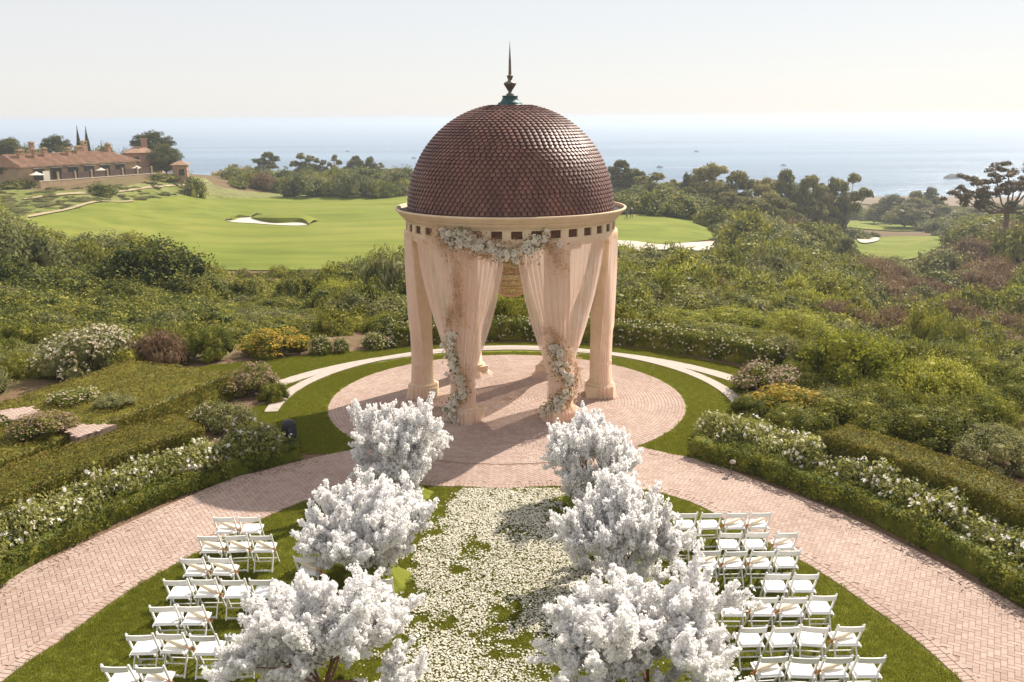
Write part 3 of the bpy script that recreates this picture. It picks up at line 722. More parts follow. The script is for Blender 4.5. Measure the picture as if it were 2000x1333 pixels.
for k in range(NV):
    f0 = R(3.0+10*k)
    # pier between two vents
    f = f0 + R(5); c = (3.0*math.sin(f), -3.0*math.cos(f), 5.5425)
    MB().box((0, 0, 0), (.245, .395, .222)).build('pier', M['stone'], gaz).matrix_local = Matrix.Translation(c) @ Matrix.Rotation(f, 4, 'Z')
    c = (3.135*math.sin(f0), -3.135*math.cos(f0), 5.5425)
    p = MB(); p.box((0, 0, 0), (.30, .03, .215))
    for q in (-.07, 0, .07): p.box((0, -.018, q), (.29, .02, .012))
    p.build('vent_panel', M['vent'], gaz).matrix_local = Matrix.Translation(c) @ Matrix.Rotation(f0, 4, 'Z')
corn = MB().lathe([(3.195,5.722),(3.25,5.722),(3.25,5.745),(3.285,5.77),(3.315,5.80),(3.335,5.845),(3.335,5.855),(3.375,5.86),(3.40,5.90),(3.455,5.955),(3.50,6.0),(3.515,6.02),(3.515,6.055),(3.50,6.065),(3.455,6.065),(3.44,6.055),(3.43,5.955),(3.12,5.93),(3.05,5.93)], 144).build('cornice', M['stone'], gaz, True)
MB().lathe([(3.425,5.958),(3.10,5.936)], 144).build('gutter', M['darkgutter'], gaz)
MB().lathe([(3.06,5.9),(3.13,5.94),(3.15,5.97),(3.12,5.99),(3.05,6.0)], 144).build('dome_foot_ring', simple('pale terracotta ring', (.34,.20,.15)), gaz, True)
# dome shell and its shingles
def dome_pt(s):       # s: 0 foot .. 1 top -> r, z, and slope
    a = s*math.pi/2; r = DR*math.cos(a)**0.94 if math.cos(a) > 1e-6 else 0; return r, DZ + DH*math.sin(a)
MB().lathe([(dome_pt(s)[0]*.985+.001, dome_pt(s)[1]-.02) for s in np.linspace(0, 1, 30)], 96).build('dome_shell', M['shell'], gaz, True)
MB().lathe([(2.95,5.72),(2.9,6.5),(2.4,7.6),(1.4,8.5),(.01,8.8)], 48).build('dome_lining', M['stone'], gaz, True)
SW, SL, TH = 0.163, 0.20, 0.026
def shingle_shape():
    # local: x across, y down the slope (towards the foot), z outwards; the lower end is rounded
    pts = [(-.47,-.62),(.47,-.62),(.47,.0),(.40,.24),(.22,.41),(0,.47),(-.22,.41),(-.40,.24),(-.47,.0)]
    top = [(x*SW, y*SL, TH + (0.012*(0.46-y)/1.1*-1) ) for x, y in pts]
    return np.array(top), len(pts)
top, npt = shingle_shape()
inner = top.copy(); inner[:, :2] = (inner[:, :2]-(0, -.02))*.86 + (0, -.02); inner[:, 2] += .004
bot = top.copy(); bot[:, 2] -= TH*0.95
SHV = np.vstack([top, bot, inner, [(0, -.05*SL, TH+.008)]])
SHF = [(2*npt+i, 2*npt+(i+1) % npt, 3*npt) for i in range(npt)] + [t for i in range(npt) for t in ((i, (i+1) % npt, 2*npt+(i+1) % npt), (i, 2*npt+(i+1) % npt, 2*npt+i))] + [t for i in range(npt) for t in (((i+1) % npt, i, npt+i), ((i+1) % npt, npt+i, npt+(i+1) % npt))]
SHF = np.array([t[::-1] for t in SHF])
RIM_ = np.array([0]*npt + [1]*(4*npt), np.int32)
M['rim'] = simple('shingle rim painted shade', (0.10,0.045,0.035), (0.065,0.03,0.025), 9, 0.8)  # dark colour on tile edges stands in for the shade outlining each shingle
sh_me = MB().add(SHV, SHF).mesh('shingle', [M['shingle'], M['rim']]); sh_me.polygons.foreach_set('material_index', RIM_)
s_arc = 0; rows = []; arc = DR*math.pi/2; row_step = 0.118; nrow = int((arc-0.40)/row_step)
items = []
for i in range(nrow):
    s = (i*row_step+0.07)/arc; r, z = dome_pt(s); r2, z2 = dome_pt(s+.002)
    up = Vector((r2-r, z2-z)).normalized()
    nper = max(10, int(round(2*math.pi*r/(SW*1.0)))); 
    if i and abs(nper-prev) <= 2: nper = prev
    prev = nper
    for k in range(nper):
        f = (k + 0.5*(i % 2))*2*math.pi/nper; e = Vector((math.cos(f), math.sin(f), 0))
        X = Vector((-math.sin(f), math.cos(f), 0)); Ydn = -(e*up.x + Vector((0, 0, 1))*up.y); Zn = X.cross(Ydn)
        if Zn.dot(e) < 0 and Zn.z < 0: X = -X; Zn = X.cross(Ydn)
        if Zn.dot(e)*up.y + Zn.z*(-up.x) < 0: X = -X; Zn = X.cross(Ydn)
        tilt = random.gauss(0.20, .03); q = Matrix.Rotation(tilt, 3, 'X') @ Matrix.Rotation(random.gauss(0, .012), 3, 'Y')
        m3 = Matrix((X, Ydn, Zn)).transposed() @ q
        sc = 2*math.pi*r/nper/SW
        items.append((m3, Vector((e.x*r, e.y*r, z)) + Zn*0.012, sc))
P = np.array([tuple(t[1]) for t in items]); front = np.argsort(np.where(abs(P[:, 0]) < 2.2, P[:, 1], 50) + 0.15*P[:, 2])
rest = MB(); Vs = []
fr = set(front[:300].tolist())
for i, (m3, p, sc) in enumerate(items):
    if i in fr:
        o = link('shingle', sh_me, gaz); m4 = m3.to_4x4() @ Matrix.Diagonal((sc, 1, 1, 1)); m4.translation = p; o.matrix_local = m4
    else: Vs.append((SHV*np.array((sc, 1, 1))) @ np.array(m3).T + np.array(p))
n = len(Vs); F = (np.arange(n)[:, None, None]*len(SHV) + SHF[None]).reshape(-1, 3)
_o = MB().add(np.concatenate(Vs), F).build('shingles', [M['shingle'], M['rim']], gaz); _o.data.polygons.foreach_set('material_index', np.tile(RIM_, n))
tag(_o, kind='stuff', label='remaining rounded brown shingles of the dome')
zt = 9.03
MB().lathe([(.46,zt-.06),(.46,zt),(.40,zt+.01),(.36,zt+.05),(.36,zt+.08),(.31,zt+.09),(.26,zt+.14),(.22,zt+.22),(.235,zt+.25),(.235,zt+.28),(.10,zt+.29)], 32).build('finial_base', M['teal'], gaz, True)
MB().lathe([(.11,zt+.28),(.12,zt+.32),(.06,zt+.36),(.05,zt+.40),(.09,zt+.46),(.18,zt+.60),(.19,zt+.63),(.16,zt+.66),(.07,zt+.70),(.06,zt+.74),(.09,zt+.82),(.10,zt+.85),(.05,zt+.87),(.045,zt+.9),(.035,zt+1.25),(.018,zt+1.55),(.001,zt+1.84)], 20).build('finial_spire', M['bronzemetal'], gaz, True)

# curtains, one gathered on every column
SIDE = ['front right', 'right side', 'back right', 'back left', 'left side', 'front left']
def curtain(k):
    f = R(60*k+30); cx, cy = COLR*math.sin(f), -COLR*math.cos(f); rng = np.random.default_rng(40+k)
    NU, NZ = 300, 56; u = np.linspace(-1, 1, NU+1)
    root = empty('curtain', (G0[0], G0[1], 0), 0, {'front right': 'blush sheer curtain on the front right column under white and gold flowers', 'front left': 'blush sheer curtain on the front left column behind the long flower cascade', 'right side': 'blush sheer curtain hugging the outer side of the rightmost column', 'left side': 'blush sheer curtain hugging the outer side of the leftmost column', 'back left': 'blush curtain pooling on the bricks at the back left column', 'back right': 'blush curtain pooling on the bricks at the back right column'}[SIDE[k]], 'curtain', 'blush curtains of the gazebo')
    ph = rng.uniform(0, 6.28, 6); npl = 15
    pl = np.sin(math.pi*npl*u + 1.2*np.sin(5*u+ph[0]) + ph[1]) + .45*np.sin(math.pi*npl*1.7*u + ph[2] + np.sin(9*u))
    zs = np.r_[np.linspace(5.36, 1.2, 40), np.linspace(1.16, .44, 10)[0:], np.linspace(.40, .0, 7)]
    rows = []
    for z in zs:
        ang = f + R(27.8)*u; top_ = np.stack([3.26*np.sin(ang), -3.26*np.cos(ang)], 1)
        wrap = f + R(97)*u; rt = .36 if z > 1.1 else (.36+.05*(1.15-z) if z > .43 else .50 + .12*(.42-z))
        tie = np.stack([cx + rt*np.sin(wrap), cy - rt*np.cos(wrap)], 1)
        w = float(np.interp((z-1.15)/4.21, [0, .05, .1, .18, .25, .42, .6, .8, 1], [0, .015, .05, .14, .25, .50, .71, .88, 1]))
        w = min(1, w); p = tie*(1-w) + top_*w
        if z < .44 :  # follow the square plinth
            d = p - (cx, cy); c_, s_ = math.cos(-f), math.sin(-f); lx = d[:, 0]*c_ - d[:, 1]*s_; ly = d[:, 0]*s_ + d[:, 1]*c_
            m = np.maximum(abs(lx), abs(ly)); half = .455 + .10*(.42-z); kx = half/np.maximum(m, 1e-6); lx = lx*(.75*kx+.25*1.0); ly = ly*(.75*kx+.25)
            c_, s_ = math.cos(f), math.sin(f); p = np.stack([cx + lx*c_ - ly*s_, cy + lx*s_ + ly*c_], 1)
        nrm = np.gradient(p, axis=0); nrm = np.stack([nrm[:, 1], -nrm[:, 0]], 1); nrm /= np.linalg.norm(nrm, axis=1)[:, None]+1e-9
        amp = .010 + .026*min(1, (5.36-z)/1.2) if z > 2.2 else (.018 if z > 1.25 or z < 1.0 else .010)
        if z < .44: amp = .03 + .03*(.42-z)
        drift = .25*math.sin(z*1.3+ph[3])
        pz = np.sin(math.pi*npl*u + 1.2*np.sin(5*u+ph[0]) + ph[1] + drift) + .45*np.sin(math.pi*npl*1.7*u + ph[2] + np.sin(9*u) + drift*2)
        p = p + nrm*(amp*pz)[:, None]
        zz = np.full(NU+1, z) + (.02*np.sin(7*u+ph[4]) if z < .02 else 0)
        rows.append(np.c_[p, np.maximum(zz, .022)])
    V = np.array(rows); m = len(zs)
    ii = (np.arange(m-1)[:, None]*(NU+1) + np.arange(NU)[None]).ravel(); F = np.stack([ii, ii+NU+1, ii+NU+2, ii+1], 1)
    MB().add(V.reshape(-1, 3), F).build('drape_panel', M['curtain'], root, True)
    # tie band and the cloth pooling at the foot
    t = MB(); W_ = f + R(100)*np.linspace(-1, 1, 40)
    for a_, b_ in zip(W_[:-1], W_[1:]):
        q = [(cx+.395*math.sin(s), cy-.395*math.cos(s)) for s in (a_, b_)]
        t.add([(*q[0],1.10),(*q[1],1.10),(*q[1],1.19),(*q[0],1.19)], [(0,1,2,3)])
    t.build('tie_band', M['curtain'], root, True)
    if k in (2, 3):
        pm = MB(); A_ = np.linspace(0, 2*math.pi, 61); px = []
        for j, (r_, z_) in enumerate([(.50,.20),(.60,.10),(.68,.05),(.76,.022)]):
            rr = r_ + .05*np.sin(9*A_+ph[0]+j*.3) + .03*np.sin(17*A_+ph[1]); px.append(np.c_[cx+rr*np.cos(A_), cy+rr*np.sin(A_), np.full(61, z_)+.03*abs(np.sin(13*A_+j))*(3-j)/3])
        V = np.array(px); ii = (np.arange(3)[:, None]*61 + np.arange(60)[None]).ravel()
        pm.add(V.reshape(-1, 3), np.stack([ii, ii+61, ii+62, ii+1], 1)); pm.build('pooled_hem', M['curtain'], root, True)
    return root
for k in range(6): curtain(k)

# chandelier
ch = empty('chandelier', (G0[0], G0[1]-.0, 3.4), 0, 'beaded drum chandelier hanging in the middle of the gazebo', 'chandelier')
MB().tube([(0,0,5.4),(0,0,.9)], .018, 8).build('rod', M['gold'], ch)
for z_, r_ in ((.95,.34),(.62,.52),(.25,.50),(.0,.42)):
    mb = MB(); A_ = np.linspace(0, 2*math.pi, 41); mb.tube(np.c_[r_*np.cos(A_), r_*np.sin(A_), np.full(41, z_)], .016, 6, False); mb.build('ring', M['gold'], ch, True)
mb = MB(); P_ = []
for r_a, z_a, r_b, z_b, n in ((.34,.95,.52,.62,60), (.52,.62,.50,.25,90), (.50,.25,.42,.0,70), (.42,.0,.05,-.12,50), (.1,1.5,.34,.95,40)):
    for j in range(n):
        t = j*2*math.pi/n
        for q in np.linspace(0, 1, 10): P_.append(((r_a+(r_b-r_a)*q)*math.cos(t), (r_a+(r_b-r_a)*q)*math.sin(t), z_a+(z_b-z_a)*q - .06*math.sin(math.pi*q)))
P_ = np.array(P_); D_ = RNG.normal(0, 1, P_.shape); leaves(mb, P_, D_, .06, .045, 0.2)
tag(mb.build('crystal_beads', M['crystal'], ch), kind='stuff')
for j in range(8):
    t = j*math.pi/4+.2; c_, s_ = math.cos(t), math.sin(t)
    a_ = MB().tube([(0,0,.75),(.25*c_,.25*s_,.60),(.5*c_,.5*s_,.66),(.62*c_,.62*s_,.85)], .012, 5).build('arm', M['gold'], ch, True)
    MB().lathe([(.001,.84),(.05,.86),(.05,.88),(.02,.885),(.018,1.0),(.001,1.01)], 10, (.62*c_, .62*s_, 0)).build('candle_lamp', M['canvas'], a_, True)

# ------------------------------------------------------------------ flowers on the gazebo
def rose(name, rad, seed, mat):
    rng = np.random.default_rng(seed); mb = MB()
    for ring, (n, r_, tilt, h) in enumerate([(5, .95, .35, 0), (5, .72, .7, .18), (4, .45, 1.05, .3), (3, .2, 1.3, .38)]):
        for k in range(n):
            a = 2*math.pi*k/n + ring*.7 + rng.uniform(-.2, .2); c_, s_ = math.cos(a), math.sin(a); w = r_*.75*rad
            ro, ri = r_*rad*math.cos(tilt*.5), r_*rad*.15; zo, zi = (h+.35*math.sin(tilt))*rad, (h*.3)*rad
            tx, ty = -s_, c_
            V = [(ri*c_-tx*w*.3, ri*s_-ty*w*.3, zi), (ri*c_+tx*w*.3, ri*s_+ty*w*.3, zi), (ro*c_+tx*w*.6, ro*s_+ty*w*.6, zo), (ro*c_-tx*w*.6, ro*s_-ty*w*.6, zo), (ro*c_*1.08, ro*s_*1.08, zo+.12*rad), (ri*c_, ri*s_, zi-.1*rad)]
            mb.add(V, [(5,1,2,4),(5,4,3,0)])
    return mb.mesh(name, mat, False)
roses = [rose('rose', .085, 1, M['whiteflower']), rose('rose', .062, 2, M['whiteflower']), rose('cream rose', .075, 3, M['petal']), rose('orchid', .055, 4, M['petal'])]
bud = rose('bud', .035, 5, M['whiteflower'])
def garland(label, path, width, nfl, bronze, seed, depthfn, cat='flower garland'):
    """path: list of (px, py) with the surface it hangs on given by depthfn(x)"""
    rng = random.Random(seed); S = spline(path, 10)
    P0 = depthfn(*path[0]); root = empty('flower_garland', tuple(P0), 0, label, cat)
    core = MB(); green = MB(); GP = []; BP = []; BD = []
    for i in range(nfl):
        q = S[int(rng.random()*(len(S)-1))]; wd = width*(0.6+.5*math.sin(3.1*q[1]/40+seed)**2)
        px = q[0]+rng.gauss(0, wd*.42); py = q[1]+rng.gauss(0, wd*.34); p = depthfn(px, py)
        out = Vector((p.x-G0[0], p.y-G0[1], 0)).normalized(); p = p + out*rng.uniform(.0, .12)
        o = link('flower', rng.choice(roses + roses[:2]), root); n = (out + Vector((rng.gauss(0, .4), rng.gauss(0, .3), rng.gauss(.25, .4)))).normalized()
        s = rng.uniform(.75, 1.25); m = n.to_track_quat('Z', 'Y').to_matrix().to_4x4() @ Matrix.Rotation(rng.uniform(0, 6.28), 4, 'Z') @ Matrix.Scale(s, 4); m.translation = p - P0; o.matrix_local = m
        for _ in range(7): GP.append(tuple(p - P0 - out*.05 + Vector((rng.gauss(0, .09), rng.gauss(0, .05), rng.gauss(0, .09)))))
    GP = np.array(GP); leaves(green, GP, np.tile((0, -1.0, .3), (len(GP), 1)), .085, .035, .2)
    tag(green.build('garland_leaves', M['sage'], root), kind='stuff')
    for (bpath, bw, bn) in bronze:
        S2 = spline(bpath, 8)
        for i in range(bn):
            q = S2[int(rng.random()*(len(S2)-1))]; px = q[0]+rng.gauss(0, bw*.45); py = q[1]+rng.gauss(0, bw*.45); p = depthfn(px, py)
            out = Vector((p.x-G0[0], p.y-G0[1], 0)).normalized()
            p = p + out*rng.uniform(.02, .22) - P0
            for _ in range(4): BP.append((p.x+rng.gauss(0, .05), p.y+rng.gauss(0, .03), p.z+rng.gauss(0, .05)))
    if BP:
        bm = MB(); BP = np.array(BP); leaves(bm, BP, RNG.normal(0, 1, BP.shape)+(0, -1, 0), .062, .026, .2); tag(bm.build('dried_foliage', M['bronze'], root), kind='stuff')
        tw = MB()
        for i in range(0, len(BP)-8, 9): tw.tube([BP[i], (BP[i]+BP[i+5])/2+(0,-.02,.01), BP[i+7]], .003, 3, False)
        tag(tw.build('stems', M['bronze'], root), kind='stuff')
    return root
def ring_depth(px, py):
    p = at_y(px, py, -3.0)
    for _ in range(6):
        x = max(-3.3, min(3.3, p.x)); Y = G0[1] - math.sqrt(max(.2, 3.34**2 - (x-G0[0])**2)); p = at_y(px, py, Y)
    return p
def col_depth(side):
    cx = G0[0] + side*COLR*.5; cy = G0[1] - COLR*math.cos(R(30))
    def fn(px, py):
        p = at_y(px, py, cy-.42)
        w = float(np.interp((p.z-1.15)/4.21, [0, .1, .25, .42, .6, .8, 1], [0, .05, .25, .50, .71, .88, 1]))
        for _ in range(5):
            dx = max(-.55, min(.55, p.x-cx)); Y1 = cy - math.sqrt(max(.01, .46**2-min(abs(dx), .44)**2))
            x = max(-3.2, min(3.2, p.x)); Y2 = G0[1] - math.sqrt(max(.2, 3.32**2-(x-G0[0])**2)); Y = Y1*(1-w)+Y2*w; p = at_y(px, py, Y)
            w = float(np.interp((p.z-1.15)/4.21, [0, .1, .25, .42, .6, .8, 1], [0, .05, .25, .50, .71, .88, 1]))
        return p
    return fn
garland('drooping garland of white roses and bronze sprays across the top of the gazebo opening', [(872,455),(890,468),(905,462),(925,482),(950,478),(975,494),(1000,500),(1020,484),(1042,484),(1062,466)], 27, 190,
        [([(850,450),(865,470),(880,500),(905,520)], 22, 90), ([(1065,468),(1078,490),(1090,515),(1098,535)], 16, 75), ([(900,500),(930,500),(960,500)], 10, 50), ([(920,455),(970,470),(1010,480)], 10, 40)], 5, ring_depth)
garland('long cascade of white flowers and bronze sprigs down the front left column', [(880,652),(878,680),(886,705),(896,730),(904,752),(897,775),(880,792),(882,812),(892,828)], 16, 120,
        [([(893,525),(896,560),(902,600),(905,640)], 12, 110), ([(884,600),(880,640)], 8, 60), ([(912,720),(914,760)], 8, 40)], 8, col_depth(-1))
garland('white and golden flowers spilling down the front right column', [(1080,675),(1090,690),(1093,715),(1108,735),(1110,758),(1100,780),(1085,795),(1070,806)], 17, 105,
        [([(1062,645),(1080,655),(1095,672)], 13, 70), ([(1112,690),(1122,720),(1120,760),(1105,800)], 8, 110)], 9, col_depth(1))

# ------------------------------------------------------------------ blossom trees
def blossom_tree(seed):
    rng = np.random.default_rng(seed); br = MB(); tips = []; trunk = MB()
    def grow(p, d, L, r, lev):
        n = 4; P_ = [p.copy()]; q = p.copy(); dd = d.copy()
        for i in range(n):
            dd = dd + rng.normal(0, .20, 3) + np.array((0, 0, .03)); dd /= np.linalg.norm(dd); q = q + dd*L/n; P_.append(q.copy())
        rad = np.linspace(r, r*.62, n+1)
        (trunk if lev == 0 else br).tube(P_, rad, 6 if lev < 2 else 4, lev > 1)
        if lev >= 2:
            for j in range(1 if lev == 3 else 3, n+1): tips.append((P_[j], dd.copy(), lev, L))
        if lev == 3: return
        for k in range([8, 4, 3][lev]):
            a = 2*math.pi*(k+rng.uniform(-.25, .25))/[8, 4, 3][lev]; el = [rng.uniform(.15, 1.7), rng.uniform(.2, 1.0), rng.uniform(.1, 1.0)][lev]
            t = np.array((math.cos(a), math.sin(a), 0)); nd = dd*(.9-.1*lev) + t*(.45+.55*el); nd[2] += .05 - (.55*rng.random() if lev and rng.random() < .5 else 0); nd /= np.linalg.norm(nd)
            st = P_[-1] if lev == 0 else P_[rng.integers(2, n+1)]
            grow(st, nd, [.78, .56, .38][lev]*rng.uniform(.8, 1.2), r*.6*.8, lev+1)
    grow(np.array((0, 0, .10)), np.array((0, 0, 1.0)), .30, .05, 0)
    fl = MB(); PP = []; NN = []
    for p, d, lev, L in tips:
        m = int(rng.integers(1, 3)) if lev == 3 else 1
        for _ in range(m):
            dirn = d*.7 + rng.normal(0, .38, 3) + np.array((0, 0, .50)); dirn /= np.linalg.norm(dirn); ln = rng.uniform(.20, .46)
            nf = int(35*ln/.22); t = rng.uniform(0, 1, nf)[:, None]; c = p + dirn*ln*t
            off = rng.normal(0, 1, (nf, 3)); off /= np.linalg.norm(off, axis=1)[:, None]
            P_ = c + off*(.085-.045*t)*rng.uniform(.1, 1.5, (nf, 1)); PP.append(P_); NN.append(off)
    PP = np.concatenate(PP); NN = np.concatenate(NN)
    # every flower is four or five small petals round a centre
    for k in range(4):
        a = k*math.pi/2; up = NN; A_ = np.cross(up, (0.3, 0.2, 1.0)); A_ /= np.linalg.norm(A_, axis=1)[:, None]+1e-9; B_ = np.cross(up, A_)
        rd = A_*math.cos(a) + B_*math.sin(a); leaves(fl, PP + rd*.016 + up*.004, up*.9 - rd*.5,   .046, .040, .25, rng, T=rd, wob=.3)
    print('blossom petals', len(PP)*4)
    return trunk.mesh('blossom tree trunk', M['blossombark'], True), br.mesh('blossom tree branches', M['blossombark'], False), fl.mesh('blossom', M['blossom'], False)
BT = [blossom_tree(s) for s in (11, 23, 37)]
def skirt():
    mb = MB(); A_ = np.linspace(0, 2*math.pi, 49); rows = []
    for j, (r_, z_) in enumerate([(.06,.30),(.30,.27),(.42,.16),(.55,.06),(.70,.015)]):
        rr = r_*(1 + .10*np.sin(5*A_+j*.2)*(j/4) + .05*np.sin(11*A_)); rows.append(np.c_[rr*np.cos(A_), rr*np.sin(A_), np.full(49, z_)+(.02*np.sin(9*A_) if 0 < j < 4 else 0)])
    V = np.array(rows); ii = (np.arange(4)[:, None]*49 + np.arange(48)[None]).ravel()
    return mb.add(V.reshape(-1, 3), np.stack([ii, ii+49, ii+50, ii+1], 1)).mesh('turf skirt', M['lawn'], True)
SK = skirt()
TREES = [(-2.53,-8.0,.90,1.12,0,.2,'farthest left'), (-2.60,-12.0,.95,1.12,1,1.5,'middle left'), (-2.80,-16.1,1.04,1.08,2,2.9,'nearest left'), (1.64,-8.3,.80,1.16,1,4.0,'farthest right'), (2.22,-12.0,.84,1.12,2,5.1,'middle right'), (2.08,-16.1,1.16,1.07,0,.9,'nearest right')]
for x, y, s, sz, v, rz, wh in TREES:
    side = wh.split()[1]; row = {'farthest': 'nearest the gazebo', 'middle': 'in the middle of its row', 'nearest': 'closest to the camera'}[wh.split()[0]]
    t = empty('blossom_tree', (x, y, 0), rz, 'white blossom tree ' + row + ' on the ' + side + ' of the petal aisle', 'blossom tree', 'white blossom trees along the aisle')
    t.scale = (s, s, sz)
    link('trunk', BT[v][0], t); link('branches', BT[v][1], t); o = link('blossoms', BT[v][2], t); o['kind'] = 'stuff'; link('turf_skirt', SK, t)

# ------------------------------------------------------------------ petals
n = 48000
t = RNG.uniform(-18.2, -7.55, n); ctr = -0.12 + (t+7.5)*.045
half = np.where(t > -12.5, 1.22+.05*(-7.5-t), 1.5)
x = ctr + RNG.uniform(-1, 1, n)*half*1.25; e = abs(x-ctr)/half
dn = .50*vnoise(x, t, 1.1, 9)+.32*vnoise(x, t, 3.5, 10)+.18*vnoise(x, t, 9, 11)
k = (dn > .355 + .28*np.clip((e-.72)/.5, 0, 1) + .13*np.exp(-((x+.3)**2+(t+14.1)**2)/.9) + RNG.normal(0, .055, n)) & (t < -7.62); x, y = x[k], t[k]
xs = RNG.uniform(-3.4, 3.0, 900); ys = RNG.uniform(-18, -8.2, 900); x = np.r_[x, xs]; y = np.r_[y, ys]; n = len(x)
PT = np.c_[x, y, RNG.uniform(.035, .062, n)]
mb = MB(); leaves(mb, PT, np.tile((0, 0, 1.0), (n, 1)), .042, .034, .16, wob=.26)
pe = tag(mb.build('rose_petals', M['petal']), 'cream rose petals strewn along the grass aisle', 'petals', kind='stuff'); print('petals', n)

# ------------------------------------------------------------------ chairs
def make_chair():
    root = empty('folding_chair', (0, 0, 0), 0)
    W = .205
    for s in (-1, 1):
        mb = MB(); mb.beam((s*W,-.20,.80),(s*W,-.02,.44),.028,.04,(0,1,0)); mb.beam((s*W,-.02,.44),(s*W,.235,.0),.026,.036,(0,1,0)); mb.lathe([(.001,.785),(.02,.79),(.022,.805),(.012,.82),(.001,.822)], 8, (s*W,-.203,0)); bevel(mb.build('front_leg', M['chairwhite'], root), .005)
        mb = MB(); mb.beam((s*(W-.03),.03,.425),(s*(W-.03),-.215,.0),.024,.036,(0,1,0)); bevel(mb.build('rear_leg', M['chairwhite'], root), .005)
        mb = MB(); mb.beam((s*(W-.012),-.185,.40),(s*(W-.012),.20,.425),.022,.035); mb.build('side_rail', M['chairwhite'], root)
    # curved top rail
    mb = MB(); n = 8
    for i in range(n):
        a_, b_ = (-1+2*i/n)*W, (-1+2*(i+1)/n)*W; ya, yb = -.205-.028*(1-(a_/W)**2), -.205-.028*(1-(b_/W)**2); za = .795+.008*(1-(a_/W)**2); zb = .795+.008*(1-(b_/W)**2)
        mb.add([(a_,ya-.012,.70),(b_,yb-.012,.70),(b_,yb+.012-.0,.70),(a_,ya+.012,.70),(a_,ya-.012-.02,za),(b_,yb-.012-.02,zb),(b_,yb+.010-.02,zb),(a_,ya+.010-.02,za)], [(0,3,2,1),(4,5,6,7),(0,1,5,4),(2,3,7,6)] + ([(0,4,7,3)] if i == 0 else []) + ([(1,2,6,5)] if i == n-1 else []))
    mb.build('backrest', M['chairwhite'], root)
    mb = MB(); mb.box((0, .01, .425), (.375, .40, .024)); bevel(mb.build('seat', M['chairwhite'], root), .01)
    mb = MB(); mb.box((0, .012, .450), (.35, .375, .028), top=(.165, .178)); bevel(mb.build('seat_pad', M['cushion'], root), .012, 3)
    for a_, b_, w_ in (((-W+.03,-.195,.035),(W-.03,-.195,.035),.03), ((-W+.01,.165,.12),(W-.01,.165,.12),.018), ((-W+.03,-.10,.19),(W-.03,-.10,.19),.018)):
        MB().beam(a_, b_, .016, w_).build('stretcher', M['chairwhite'], root)
    return root
def make_parasol():
    root = empty('paper_parasol', (0, 0, 0), 0)
    mb = MB(); n = 14; A_ = np.linspace(0, 2*math.pi, n+1)[:-1]
    rows = []
    for z_, r_ in ((0,.014),(.03,.036),(.15,.040),(.30,.034),(.40,.022),(.43,.010)):
        rr = r_*(1+.10*np.cos(7*A_)); rows.append(np.c_[rr*np.cos(A_), rr*np.sin(A_), np.full(n, z_)])
    V = np.array(rows).reshape(-1, 3); F = [(i*n+j, i*n+(j+1) % n, (i+1)*n+(j+1) % n, (i+1)*n+j) for i in range(5) for j in range(n)]
    mb.add(V, F); mb.build('folded_canopy', M['paper'], root, True)
    MB().tube([(0,0,-.09),(0,0,.02)], .008, 6).build('handle', M['tassel'], root)
    mb = MB(); P_ = np.c_[RNG.normal(0, .012, 40), RNG.normal(0, .012, 40), RNG.uniform(-.15, -.06, 40)]; leaves(mb, P_, RNG.normal(0, 1, (40, 3)), .06, .01, .1, T=np.tile((0, 0, 1.0), (40, 1)))
    mb.build('tassel', M['tassel'], root); return root
chair0 = make_chair(); paras0 = make_parasol()
def copy_tree(o, parent=None):
    c = o.copy(); COL.objects.link(c)
    if parent is not None: c.parent = parent
    for chd in [q for q in o.children]: copy_tree(chd, c)
    return c
ORD = ['first', 'second', 'third', 'fourth', 'fifth', 'sixth', 'seventh', 'eighth']
LEFT = [(-10.84,[(-5.88,1),(-5.38,0)]),(-11.71,[(-5.93,1),(-5.43,1),(-4.93,1)]),(-12.62,[(-5.91,1),(-5.42,1)]),(-13.45,[(-5.93,0),(-5.44,1),(-4.93,0),(-4.43,0)]),(-14.31,[(-5.86,0),(-5.36,1)]),(-15.18,[(-5.89,0),(-5.38,1),(-4.86,0),(-4.35,1)]),(-16.03,[(-5.91,0),(-5.41,1)])]
RIGHT = [(-10.78,[(3.56,0),(4.05,0),(4.57,1),(5.07,1)]),(-11.68,[(3.30,1),(4.22,0),(4.74,0),(5.33,1)]),(-12.44,[(3.67,1),(4.17,1),(4.66,1),(5.16,0)]),(-13.34,[(4.72,0),(5.19,0)]),(-14.13,[(3.75,0),(4.25,1),(4.74,1),(5.26,0)]),(-15.05,[(3.80,0),(4.32,0),(4.82,0),(5.34,1)]),(-15.88,[(3.89,1),(4.37,0),(4.87,1),(5.36,0)])]
INNER = [(-11.71,-3.97,1,'lone chair with a parasol beside the middle left blossom tree, farther one'), (-12.62,-3.83,1,'chair with a parasol beside the middle left blossom tree, nearer one'), (-13.45,-2.38,0,'chair half hidden between the two nearer left blossom trees')]
used = [False, False]
def place(x, y, par, label, plabel, side, grp):
    o = chair0 if not used[0] else copy_tree(chair0); used[0] = True
    o.location = (x, y+.21, .012); o.location.x += random.gauss(0, .012); o.location.y += random.gauss(0, .02); o.rotation_euler = (0, 0, random.gauss(0, .045)); tag(o, label, 'folding chair', grp)
    if par:
        p = paras0 if not used[1] else copy_tree(paras0); used[1] = True
        d = Vector((-.80 if side < 0 else .80, .34+random.uniform(-.1, .1), .16)).normalized()
        p.matrix_world = Matrix.Translation((x + (.17 if side < 0 else -.17), y+.13, .50)) @ d.to_track_quat('Z', 'Y').to_matrix().to_4x4()
        tag(p, plabel, 'parasol', 'folded paper parasols on the chairs')
